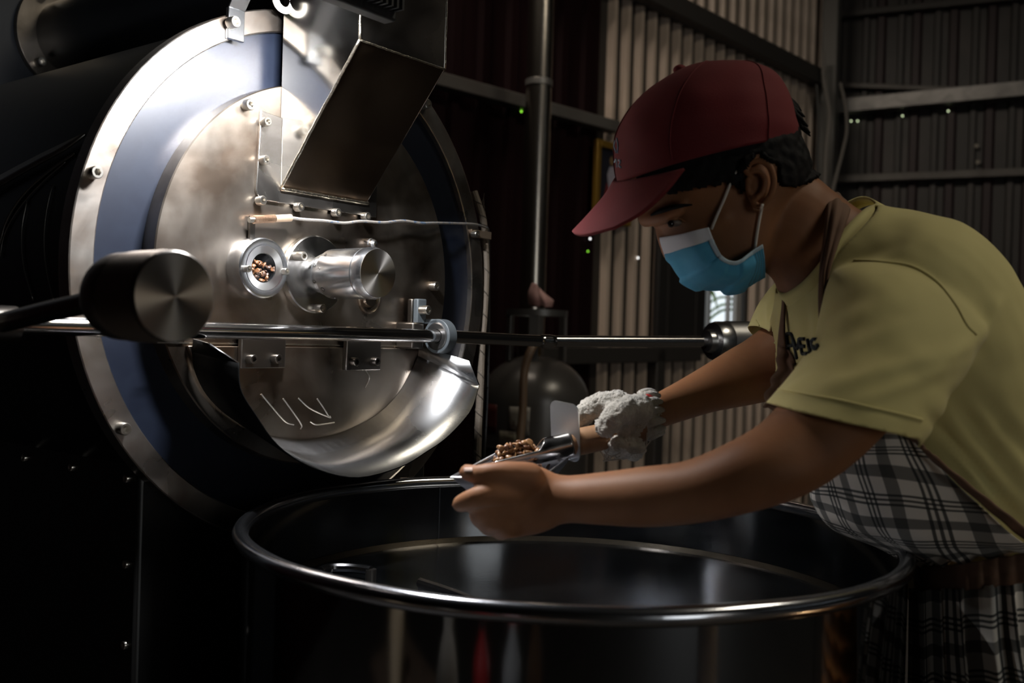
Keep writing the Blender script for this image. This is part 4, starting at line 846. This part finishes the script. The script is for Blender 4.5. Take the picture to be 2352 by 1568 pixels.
# printed letters on the chest
INK = mat('shirt_ink', (.012, .016, .02), 0, .8)
def letter(strokes, ox, oy, sx, sy, shear=.0):
    mbx = MB(); ok = False
    for st in strokes:
        q = [cast(bvs, ox + sx * a + shear * b * sy, oy + sy * b, .0012) for a, b in crom(st, 9)]; q = [p for p in q if p is not None]
        if len(q) > 2: mbx.tube(q, .0022, 6); ok = True
    if ok: mbx.build('letter', INK, shirt, 180)
letter([[(0, 0), (0, 1)], [(0, 0), (.9, .05), (.9, .5), (0, .55)]], 1808, 766, 12, 50, .10)
letter([[(0, 0), (.25, 1)], [(0, 0), (.45, .5), (.8, .02)]], 1821, 776, 18, 48, .12)
letter([[(0, 0), (0, 1)], [(0, 0), (1, 0)], [(0, .5), (.8, .5)], [(0, 1), (1, 1)]], 1836, 778, 12, 34, .2)
letter([[(0, 0), (0, 1)]], 1855, 779, 12, 30, .2)
letter([[(1, .05), (.2, .1), (0, .5), (.3, .95), (1, .9), (1, .6)]], 1862, 778, 12, 24, .2)
# --- apron (plaid cloth laid out in metres of cloth)
def plaid(name):
    m = bpy.data.materials.new(name); m.use_nodes = True; nt = m.node_tree; b = nt.nodes['Principled BSDF']; b.inputs['Roughness'].default_value = .9
    uv = nt.nodes.new('ShaderNodeUVMap'); sep = nt.nodes.new('ShaderNodeSeparateXYZ'); nt.links.new(uv.outputs[0], sep.inputs[0])
    def mth(op, a, bb=None):
        n = nt.nodes.new('ShaderNodeMath'); n.operation = op
        for i, q in enumerate((a, bb)):
            if q is None: continue
            if isinstance(q, (int, float)): n.inputs[i].default_value = q
            else: nt.links.new(q, n.inputs[i])
        return n.outputs[0]
    def band(c, period, lo, hi): f = mth('FRACT', mth('DIVIDE', c, period)); return mth('MULTIPLY', mth('GREATER_THAN', f, lo), mth('LESS_THAN', f, hi))
    def dark(c):
        d = mth('MULTIPLY', band(c, .060, .0, .22), .80)
        for lo, hi, k in ((.52, .57, .95), (.62, .67, .95), (.72, .77, .95)): d = mth('MAXIMUM', d, mth('MULTIPLY', band(c, .060, lo, hi), k))
        return d
    a, c = dark(sep.outputs[0]), dark(sep.outputs[1])
    tot = mth('SUBTRACT', 1, mth('MULTIPLY', mth('SUBTRACT', 1, mth('MULTIPLY', a, .93)), mth('SUBTRACT', 1, mth('MULTIPLY', c, .93))))
    mx = nt.nodes.new('ShaderNodeMix'); mx.data_type = 'RGBA'; mx.inputs['A'].default_value = (.66, .61, .54, 1); mx.inputs['B'].default_value = (.012, .016, .016, 1)
    nt.links.new(tot, mx.inputs['Factor']); nt.links.new(mx.outputs['Result'], b.inputs['Base Color'])
    nz = nt.nodes.new('ShaderNodeTexNoise'); nz.inputs['Scale'].default_value = 900; tc = nt.nodes.new('ShaderNodeTexCoord'); nt.links.new(tc.outputs['Object'], nz.inputs['Vector'])
    bp = nt.nodes.new('ShaderNodeBump'); bp.inputs['Strength'].default_value = .2; bp.inputs['Distance'].default_value = .0006; nt.links.new(nz.outputs[0], bp.inputs['Height']); nt.links.new(bp.outputs[0], b.inputs['Normal'])
    return m
PLAID = plaid('plaid_cloth')
def cloth(name, ctrl, nu, nv, m_, parent, fold=None, solid=.0012, su=1, sv=1, rot=0):
    G = net([[P(*q) for q in r] for r in ctrl], nu, nv); h, w_ = G.shape[:2]
    dv = np.concatenate([[0], np.cumsum(np.linalg.norm(np.diff(G.mean(1), axis=0), axis=1))]); du = np.concatenate([[0], np.cumsum(np.linalg.norm(np.diff(G.mean(0), axis=0), axis=1))])
    UV = [[(su * (du[j] * math.cos(rot) - dv[i] * math.sin(rot)), sv * (du[j] * math.sin(rot) + dv[i] * math.cos(rot))) for j in range(w_)] for i in range(h)]
    if fold is not None:
        for i in range(h):
            for j in range(w_): G[i, j] += np.array(fold(i / (h - 1), j / (w_ - 1), G[i, j]))
    return MB().grid([[V(tuple(p)) for p in r] for r in G], UV).build(name, m_, parent, 180, solid=solid)
apron = thing('apron_tmp', 'x', 'y') if False else None
bib = [[(1800, 880, 1.24), (1775, 905, 1.13), (1850, 925, 1.04), (1950, 950, .985), (2045, 975, .972)],
       [(1890, 1070, 1.26), (1852, 1100, 1.14), (1905, 1085, 1.05), (1990, 1050, .985), (2118, 1035, .970)],
       [(1905, 1140, 1.26), (1868, 1155, 1.15), (1935, 1150, 1.06), (2035, 1130, .99), (2200, 1112, .970)],
       [(1950, 1195, 1.26), (1912, 1212, 1.15), (1980, 1220, 1.07), (2085, 1205, 1.00), (2275, 1178, .970)],
       [(2040, 1230, 1.26), (2005, 1247, 1.15), (2050, 1258, 1.08), (2140, 1262, 1.01), (2345, 1238, .970)],
       [(2120, 1285, 1.24), (2096, 1294, 1.15), (2130, 1298, 1.09), (2210, 1292, 1.02), (2400, 1262, .975)]]
def bibfold(v_, u_, p): return (0, -.004 * math.sin(u_ * 9 + v_ * 5) * math.sin(math.pi * v_), .004 * noise.noise(V(tuple(p * 18))) - .0035 * max(0, v_ - .8) * 5 * math.sin(u_ * 60))
apr = cloth('apron', bib, 60, 70, PLAID, person, bibfold, rot=-.30); apr['label'] = 'dark and cream plaid apron with brown trim'
def pleat(v_, u_, p): a = .011 * (.4 + .6 * v_); return (a * .4 * math.cos(u_ * 62), -a * math.sin(u_ * 62 + 1.2 * math.sin(u_ * 23)), 0)
skirt = [[(2140, 1345, 1.28), (2098, 1350, 1.18), (2104, 1356, 1.09), (2190, 1352, 1.02), (2300, 1338, .985), (2430, 1322, .985)],
         [(2140, 1480, 1.30), (2098, 1480, 1.19), (2106, 1485, 1.09), (2195, 1480, 1.01), (2310, 1470, .97), (2450, 1455, .97)],
         [(2140, 1640, 1.31), (2100, 1640, 1.19), (2110, 1640, 1.09), (2205, 1640, 1.00), (2330, 1630, .96), (2470, 1620, .96)],
         [(2160, 1900, 1.32), (2120, 1900, 1.19), (2135, 1900, 1.09), (2215, 1900, 1.00), (2350, 1900, .95), (2490, 1900, .95)]]
cloth('apron_skirt', skirt, 40, 150, PLAID, apr, pleat)
def gath(v_, u_, p): return (0, -.003 * math.sin(u_ * 95) * (.4 + .6 * abs(noise.noise(V((u_ * 20, v_, 0))))), 0)
cloth('waistband', [[(2130, 1286, 1.24), (2098, 1295, 1.148), (2132, 1300, 1.085), (2210, 1295, 1.014), (2310, 1278, .985), (2440, 1256, .965)], [(2130, 1318, 1.24), (2102, 1326, 1.148), (2134, 1330, 1.08), (2210, 1325, 1.008), (2310, 1310, .978), (2440, 1292, .96)], [(2130, 1350, 1.24), (2105, 1356, 1.148), (2136, 1360, 1.083), (2212, 1355, 1.012), (2310, 1342, .982), (2440, 1326, .964)]], 16, 140, BROWNC, apr, gath, .003)
cloth('side_trim', [[(2062, 975, .968), (2120, 1035, .965), (2202, 1110, .964), (2278, 1176, .964), (2350, 1236, .964), (2410, 1272, .966)], [(2098, 1000, .962), (2150, 1050, .959), (2226, 1112, .958), (2298, 1168, .958), (2370, 1222, .958), (2430, 1258, .96)]], 5, 60, BROWNC, apr, lambda v_, u_, p: (0, -.002 * math.sin(u_ * 40), 0), .003)
# neck strap of the apron and its bib edge
cloth('neck_strap', [[(1905, 446, 1.14), (1900, 470, 1.075), (1893, 540, 1.048), (1884, 620, 1.040), (1881, 690, 1.036), (1884, 770, 1.02)], [(1925, 444, 1.145), (1922, 470, 1.066), (1908, 545, 1.040), (1892, 625, 1.034), (1889, 695, 1.030), (1888, 775, 1.015)], [(1950, 470, 1.145), (1950, 490, 1.066), (1926, 555, 1.042), (1902, 635, 1.036), (1897, 700, 1.032), (1893, 780, 1.016)]], 14, 50, BROWNC, apr, lambda v_, u_, p: (0, -.0018 * math.sin(v_ * 16), 0), .0022)
cloth('far_strap', [[(1797, 655, 1.145), (1797, 700, 1.125), (1790, 760, 1.12), (1786, 800, 1.12), (1786, 840, 1.12)], [(1801, 655, 1.14), (1803, 700, 1.118), (1802, 760, 1.112), (1806, 800, 1.112), (1810, 840, 1.11)]], 5, 30, BROWNC, apr, None, .0022)
cloth('bib_edge', [[(1786, 795, 1.118), (1787, 830, 1.115), (1775, 870, 1.11), (1762, 900, 1.105), (1753, 935, 1.10)], [(1808, 800, 1.11), (1812, 835, 1.105), (1800, 870, 1.10), (1782, 905, 1.095), (1765, 935, 1.09)], [(1822, 830, 1.10), (1826, 848, 1.095), (1820, 880, 1.09), (1800, 915, 1.085), (1778, 945, 1.08)]], 10, 30, BROWNC, apr, lambda v_, u_, p: (.002 * math.sin(u_ * 22), -.002 * math.sin(v_ * 9), 0), .0022)
# trousers and shoes, hidden below the picture but carrying the figure
TRO = mat('dark_trousers', (.02, .02, .025), 0, .85); mb = MB()
for (sx, sy) in ((.62, 1.05), (.66, 1.30)):
    mb.rings([[V((x_ + r_ * math.cos(a), sy + r_ * 1.05 * math.sin(a), z_)) for a in np.linspace(0, 2 * math.pi, 20, endpoint=False)] for x_, r_, z_ in ((sx, .055, .05), (sx + .01, .06, .25), (sx, .065, .48), (sx + .015, .082, .68), (sx + .03, .10, .84))])
mb.build('trousers', TRO, person, 180)
for (sx, sy) in ((.62, 1.05), (.66, 1.30)):
    mb = MB(); mb.rings([[V((sx + x_, sy + w_ * math.cos(a), max(0.004, h_ * .5 + h_ * .5 * math.sin(a)))) for a in np.linspace(0, 2 * math.pi, 18, endpoint=False)] for x_, w_, h_ in ((.07, .02, .05), (.06, .036, .09), (.0, .042, .105), (-.06, .046, .075), (-.13, .048, .055), (-.175, .035, .045), (-.185, .015, .03))]); mb.build('shoe', mat('shoe_black', (.015, .014, .013), 0, .6), person, 180)
# --- knitted glove
GLOVE = mat('knit_glove', (.50, .46, .40), 0, .95, bump=(420, .9, .004), var=(60, (.36, .33, .28), .4, .7), sheen=.3)
mb = MB()
loftpx(mb, [(1500, 903, 1512, 992, 1.158, .031), (1472, 905, 1490, 1005, 1.145, .033), (1440, 914, 1465, 1014, 1.135, .034), (1410, 912, 1430, 1012, 1.128, .032), (1385, 920, 1405, 1000, 1.125, .026)], 6, 28)
tubepx(mb, [(1415, 930, 1.130, .018), (1378, 930, 1.128, .0145), (1348, 945, 1.128, .0130), (1328, 968, 1.130, .0120), (1320, 985, 1.134, .0105)])   # index over the handle
tubepx(mb, [(1465, 940, 1.112, .018), (1432, 942, 1.094, .0145), (1408, 958, 1.086, .0130), (1392, 982, 1.086, .0120)])                       # thumb
tubepx(mb, [(1430, 935, 1.150, .015), (1400, 950, 1.158, .0125), (1388, 990, 1.156, .0115), (1398, 1022, 1.128, .0105), (1415, 1018, 1.102, .0095)])
tubepx(mb, [(1450, 945, 1.155, .015), (1424, 965, 1.162, .012), (1416, 1005, 1.156, .011), (1428, 1034, 1.128, .010), (1442, 1024, 1.104, .009)])
tubepx(mb, [(1470, 955, 1.155, .014), (1450, 980, 1.162, .011), (1446, 1015, 1.154, .010), (1458, 1040, 1.130, .009), (1468, 1028, 1.110, .008)])
gme = remesh(mb, .0022, 5, .5, 'glove'); co, no = mesh_np(gme)
for i, v in enumerate(gme.vertices): v.co += V(no[i]) * (.0022 * noise.noise(v.co * 330) + .0018 * noise.noise(v.co * 110))
gme.materials.append(GLOVE); smooth(gme, 180); glove = bpy.data.objects.new('glove', gme); link(glove, person); glove['label'] = 'fluffy white knitted glove'
for k in range(14):   # ribbed cuff
    a = 2 * math.pi * k / 14; R0 = ringpx((1472, 903), (1490, 1005), 1.146, .034, 14)[k]; R1 = ringpx((1510, 903), (1520, 994), 1.166, .032, 14)[k]
    MB().tube(spline([R0, (R0 + R1) / 2 + V((0, 0, .0015)), R1], 6), [.0045, .005, .005, .0048, .004, .0025], 8).build('cuff_rib', GLOVE, glove, 180)
RED = mat('red_thread', (.45, .02, .015), 0, .8)
MB().tube(spline([P(1484, 908, 1.128), P(1492, 910, 1.128), P(1497, 914, 1.129), P(1494, 918, 1.128)], 12), .0022, 6).build('red_stitch', RED, glove, 180)
TH = mat('loose_thread', (.42, .38, .33), 0, .9)
for k in range(22):
    x0 = 1400 + 80 * random.random(); L = random.uniform(20, 60); dd = 1.12 + random.uniform(-.02, .03); sg_ = random.uniform(-1, 1)
    MB().tube(spline([P(x0 + 20, 1000 + random.uniform(-8, 15), dd), P(x0 + 15 * sg_, 1025 + L * .3, dd), P(x0 - 15, 1030 + L * .45, dd), P(x0 - 30 * random.random(), 1025 + L * .2, dd)], 16), .0006, 5).build('loose_thread', TH, glove, 180)
for pts in ([(1508, 960), (1514, 948), (1520, 952)], [(1506, 965), (1512, 975), (1508, 984), (1514, 982)], [(1490, 985), (1480, 1010), (1462, 1028), (1440, 1040), (1410, 1050)], [(1484, 1000), (1478, 1015), (1456, 1020), (1430, 1052), (1385, 1058)]):
    MB().tube(spline([P(x, y, 1.125) for x, y in pts], 18), .0008, 5).build('loose_thread', TH, glove, 180)
# ------------------------------------------------------------------ sampling scoop (tryer), tray and beans
A0, A1 = P(1122, 1066, 1.090), P(1312, 1018, 1.105); ax_ = (A1 - A0).normalized(); L_ = (A1 - A0).length
tr = thing('sampling_scoop', 'steel sampling scoop with wooden handle and upright guard plate, full of beans', 'scoop', A0)
sy_ = (V((0, 0, 1)) - ax_ * ax_.z).normalized(); sx_ = ax_.cross(sy_).normalized()
def SQ(s_, a, r): return A0 + ax_ * s_ + (sx_ * math.cos(a) + sy_ * math.sin(a)) * r
r0 = .0128; rowsT = []
for s_ in np.linspace(0, L_, 40):
    f_ = s_ / L_
    op = 1.0 if f_ < .60 else max(0.03, 1 - (f_ - .60) / .10) ** .6 if f_ < .70 else 0.0
    half = math.pi - (math.pi * .42) * op - .0
    rr = r0 * (.55 + .45 * min(1, f_ / .06))
    rowsT.append([SQ(s_, -math.pi / 2 + half * q, rr) for q in np.linspace(-1, 1, 33)])
SCO = mat('scoop_steel', (.42, .40, .38), 1, .2, rvar=(20, .14, .3))
MB().grid(rowsT).build('scoop_tube', SCO, tr, 180, solid=.0009)
# guard plate, perpendicular to the axis
pcx = P(1297, 990, 1.104); pw_, ph_ = .021, .033; outl = []
for cx_, cy_, a0 in ((1, 1, 0), (-1, 1, 1), (-1, -1, 2), (1, -1, 3)):
    for q in np.linspace(0, math.pi / 2, 6): outl.append(((pw_ - .009) * cx_ + .009 * math.cos(a0 * math.pi / 2 + q), (ph_ - .009) * cy_ + .009 * math.sin(a0 * math.pi / 2 + q)))
gn = (ax_ * .80 + V((0, .62, 0)) * 1.0).normalized(); gx_ = V((0, 0, 1)).cross(gn).normalized(); gy_ = (V((0, 0, 1)) + V((.12, 0, 0))); gy_ = (gy_ - gn * gy_.dot(gn)).normalized(); gx_ = gy_.cross(gn)
MB().prism([pcx + gx_ * a + gy_ * b_ for a, b_ in outl], gn * .0016).build('guard_plate', mat('plate_steel', (.78, .77, .75), 1, .3, rvar=(30, .28, .34)), tr, 30)
hA, hB = P(1312, 1018, 1.107), P(1470, 985, 1.122); MB().lathe([(.0, 0), (.0150, 0), (.0152, .02), (.0145, .06), (.0148, .085), (.012, (hB - hA).length), (0, (hB - hA).length + .006)], frame(hA, hB - hA), 28).build('handle', WOODM, tr, 40)
# tray
TRM = mat('tray_steel', (.30, .30, .325), .85, .42, rvar=(20, .36, .5))
tA, tB, tC, tD = P(1037, 1096, 1.005), P(1146, 1038, 1.13), P(1314, 1046, 1.125), P(1238, 1100, 1.005)
cen_ = (tA + tB + tC + tD) / 4; bot = [cen_ + (q - cen_) * .74 - Z * .017 for q in (tA, tB, tC, tD)]; top = [tA, tB, tC, tD]
tray = thing('bean_tray', 'small rectangular steel tray held under the scoop by the bare hand', 'tray', bot[0])
mb = MB(); mb.add(bot, [(0, 1, 2, 3)]); mb.build('tray_floor', TRM, tray, solid=.001)
for k in range(4): MB().add([bot[k], bot[(k + 1) % 4], top[(k + 1) % 4], top[k]], [(0, 1, 2, 3)]).build('tray_wall', TRM, tray, solid=.001)
MB().tube(top, .0013, 8, closed=True).build('tray_rim', mat('tray_rim', (.7, .7, .72), 1, .3), tray, 180)
# beans
def bean_mesh(m_, name):
    n, k = 12, 8; R = []
    for i in range(k + 1):
        th = math.pi * (i + .02) / (k + .04); r = math.sin(th); z = math.cos(th) * 1.35
        ring = []
        for j in range(n):
            a = 2 * math.pi * j / n; x, y = math.cos(a) * r, math.sin(a) * r * .82
            if y > 0: y *= .42; y -= .30 * math.exp(-(x / .16) ** 2) * r
            ring.append(V((x, y, z)))
        R.append(ring)
    me = MB().rings(R).mesh(name, 180); me.materials.append(m_); return me
BE1, BE2 = bean_mesh(BEANM, 'bean'), bean_mesh(BEANL, 'bean_light')
BE3 = bean_mesh(mat('bean_dark', (.045, .02, .011), 0, .4), 'bean_dark')
def beans(spots, meshes, label, group, r=.0034):
    for p in spots:
        q = Matrix.Translation(p) @ V((0, 0, 1)).rotation_difference(V((random.gauss(0, 1), random.gauss(0, 1), random.gauss(0, .6)))).to_matrix().to_4x4() @ Matrix.Rotation(random.uniform(0, 6.28), 4, 'Z') @ Matrix.Diagonal((r, r, r, 1)).copy()
        o = bpy.data.objects.new('coffee_bean', random.choice(meshes)); link(o, None, q @ Matrix.Diagonal((random.uniform(.9, 1.1), 1, random.uniform(.9, 1.1), 1))); tag(o, label, 'coffee bean', group)
sp_ = []
for lay in range(4):
    for k in range(13 - lay * 2):
        f_ = .03 + lay * .045 + (.60 - lay * .07) * (k + random.random() * .6) / (13 - lay * 2)
        for off in ((-.0065, 0.001, .0075) if lay < 2 else (-.003, .004)):
            sp_.append(A0 + ax_ * (L_ * f_) + sx_ * (off + random.uniform(-.001, .001)) + sy_ * (-.0035 + .0052 * lay + (.003 * math.sin(math.pi * f_ / .6)) + random.uniform(-.0008, .0008) - abs(off) * .12))
beans(sp_, [BE1, BE2, BE2, BE1], 'roasted light brown coffee bean heaped in the sampling scoop', 'coffee beans heaped in the scoop')
sp_ = []
for k in range(46):
    u_, v_ = random.uniform(.12, .95), random.uniform(.1, .9); p = (bot[0].lerp(bot[3], u_)).lerp(bot[1].lerp(bot[2], u_), v_); sp_.append(p + Z * (.0035 + random.choice((0, .005, .009)) * (1 if u_ > .55 else .2)))
beans(sp_, [BE1, BE3, BE1], 'roasted coffee bean lying in the small steel tray', 'coffee beans in the tray')
sp_ = []
for k in range(58):
    a, rr = random.uniform(0, 6.28), .0165 * math.sqrt(random.random()); t_, z_ = rr * math.cos(a), rr * math.sin(a)
    if z_ > .0065 - .2 * t_: continue
    sp_.append(FP(sc_[0] + t_, sc_[1] + z_, .0390 + random.uniform(-.0012, .0008)))
beans(sp_, [BE1, BE1, BE3], 'roasted coffee bean behind the round sight glass of the roaster', 'coffee beans behind the sight glass', .0031)
# ------------------------------------------------------------------ things beside the photographer that the bin mirrors
PALEC = mat('paper_cup', (.42, .33, .22), 0, .6); WOODB = mat('bench_wood', (.07, .045, .03), 0, .6, var=(10, (.045, .03, .02), .4, .7))
bx0, bx1, by0, by1, bz = -1.05, .12, .12, .46, .47
bench = thing('low_bench', 'low dark wooden bench mirrored in the side of the bin', 'bench', V(((bx0 + bx1) / 2, (by0 + by1) / 2, 0)))
for k in range(3): MB().box(((bx0 + bx1) / 2, by0 + .06 + .112 * k, bz - .012), ((bx1 - bx0) / 2, 0, 0), (0, .052, 0), (0, 0, .012)).build('plank', WOODB, bench, bevel=.003)
for (x, y) in ((bx0 + .06, by0 + .04), (bx1 - .06, by0 + .04), (bx0 + .06, by1 - .04), (bx1 - .06, by1 - .04)): MB().box((x, y, (bz - .024) / 2), (.022, 0, 0), (0, .022, 0), (0, 0, (bz - .024) / 2)).build('leg', WOODB, bench, bevel=.003)
def onb(x, y): return Matrix.Translation(V((x, y, bz)))
c = thing('paper_cup', 'stack of beige paper cups mirrored in the side of the bin', 'cup', V((-.80, .385, bz)))
for k in range(4): MB().lathe([(.030, .012 * k), (.042, .105 + .012 * k), (.0445, .107 + .012 * k), (.041, .107 + .012 * k), (.029, .004 + .012 * k), (.0, .004 + .012 * k)], onb(-.80, .385), 32, caps=False).build('cup_wall', PALEC, c, 40)
def bottle(x, y, h, r, m_, capm, label, lab=None):
    t_ = thing('bottle', label, 'bottle', V((x, y, bz)))
    MB().lathe([(0, 0), (r, 0), (r, h * .62), (r * .9, h * .70), (r * .35, h * .84), (r * .35, h * .93)], onb(x, y), 28, caps=False).build('bottle_body', m_, t_, 40)
    MB().lathe([(r * .42, h * .90), (r * .42, h), (0, h)], onb(x, y), 20, caps=False).build('cap', capm, t_, 40)
    if lab: MB().lathe([(r * 1.01, h * .2), (r * 1.01, h * .5)], onb(x, y), 28, caps=False).build('paper_band', lab, t_)
bottle(-.16, .33, .26, .033, mat('bottle_pale', (.25, .25, .25), 0, .25), mat('cap_red', (.4, .03, .02), 0, .4), 'pale bottle with red cap mirrored in the side of the bin', mat('band_red', (.25, .03, .03), 0, .6))
bottle(-.07, .36, .30, .026, mat('bottle_brown', (.06, .035, .02), 0, .2), mat('cap_dark', (.02, .02, .02), 0, .4), 'slim brown bottle mirrored in the side of the bin')
bottle(-.30, .30, .22, .036, mat('bottle_red', (.22, .02, .02), 0, .3), mat('cap_dark', ()), 'red bottle mirrored in the side of the bin')
bg = thing('plastic_bag', 'pale plastic bag slumped on the bench, mirrored in the side of the bin', 'bag', V((-.47, .31, bz)))
mbg = MB(); mbg.rings([[V((-.47 + (r_ + .012 * noise.noise(V((k * .9, z_ * 20, 1)))) * math.cos(2 * math.pi * k / 20), .31 + .6 * (r_ + .012 * noise.noise(V((k * .9, z_ * 20, 5)))) * math.sin(2 * math.pi * k / 20), bz + z_)) for k in range(20)] for r_, z_ in ((.05, .001), (.062, .03), (.058, .09), (.045, .14), (.02, .17), (.03, .20), (.035, .215))])
mbg.build('bag_body', mat('bag_pale', (.35, .32, .28), 0, .4), bg, 60)
wp_ = thing('white_pipe', 'white upright plastic pipe mirrored in the side of the bin', 'pipe', V((.74, .155, 0)))
MB().lathe([(.058, 0), (.058, .98), (.054, .98), (.054, 0)], Matrix.Translation(V((.74, .155, 0))), 32, True).build('pipe_wall', mat('white_plastic', (.78, .72, .68), 0, .45), wp_)
MB().lathe([(.059, .30), (.064, .305), (.064, .38), (.059, .385)], Matrix.Translation(V((.74, .155, 0))), 32, True).build('coupling', mat('white_plastic', ()), wp_)
# woven basket under a warm bulb
bk_ = thing('woven_basket', 'round woven bamboo basket under a warm bulb, mirrored in the side of the bin', 'basket', V((1.18, .98, 0)))
WOV = mat('woven_bamboo', (.36, .20, .09), 0, .6, var=(40, (.25, .13, .055), .4, .6))
bc = Matrix.Translation(V((1.18, .98, 0)))
for i in range(15):
    z_ = .03 + .05 * i; MB().tube([bc @ V(((.185 + .006 * (-1) ** (k + i)) * math.cos(2 * math.pi * k / 32), (.185 + .006 * (-1) ** (k + i)) * math.sin(2 * math.pi * k / 32), z_)) for k in range(32)], .024, 6, closed=True).build('weaver', WOV, bk_, 180)
for k in range(32): a = 2 * math.pi * k / 32; MB().box(bc @ V((.185 * math.cos(a), .185 * math.sin(a), .385)), V((-math.sin(a), math.cos(a), 0)) * .006, V((math.cos(a), math.sin(a), 0)) * .004, (0, 0, .375)).build('stake', WOV, bk_)
MB().lathe([(0, .02), (.18, .02), (.18, .005), (0, .005)], bc, 32).build('basket_base', WOV, bk_)
wbp = V((.97, .74, .42)); wb_ = thing('warm_bulb', 'small warm glowing bulb hanging on a cord beside the woven basket', 'bulb', wbp)
MB().ellipsoid(wbp, (.025, 0, 0), (0, .025, 0), (0, 0, .032), 16, 10).build('glass_bulb', mat('warm_glass', (1, .8, .5), emit=((1, .6, .25), 3)), wb_, 180)
MB().lathe([(.014, .026), (.016, .03), (.016, .065), (0, .068)], Matrix.Translation(wbp), 16, caps=False).build('socket', RUBBER, wb_)
MB().tube([wbp + Z * .066, wbp + Z * (H - wbp.z)], .003, 6).build('cord', RUBBER, wb_)
l = bpy.data.lights.new('warm_bulb_light', 'POINT'); l.energy = 2.4; l.color = (1, .62, .3); l.shadow_soft_size = .03
link(bpy.data.objects.new('warm_bulb_light', l), wb_, Matrix.Translation(wbp + V((.0, .0, .0))))
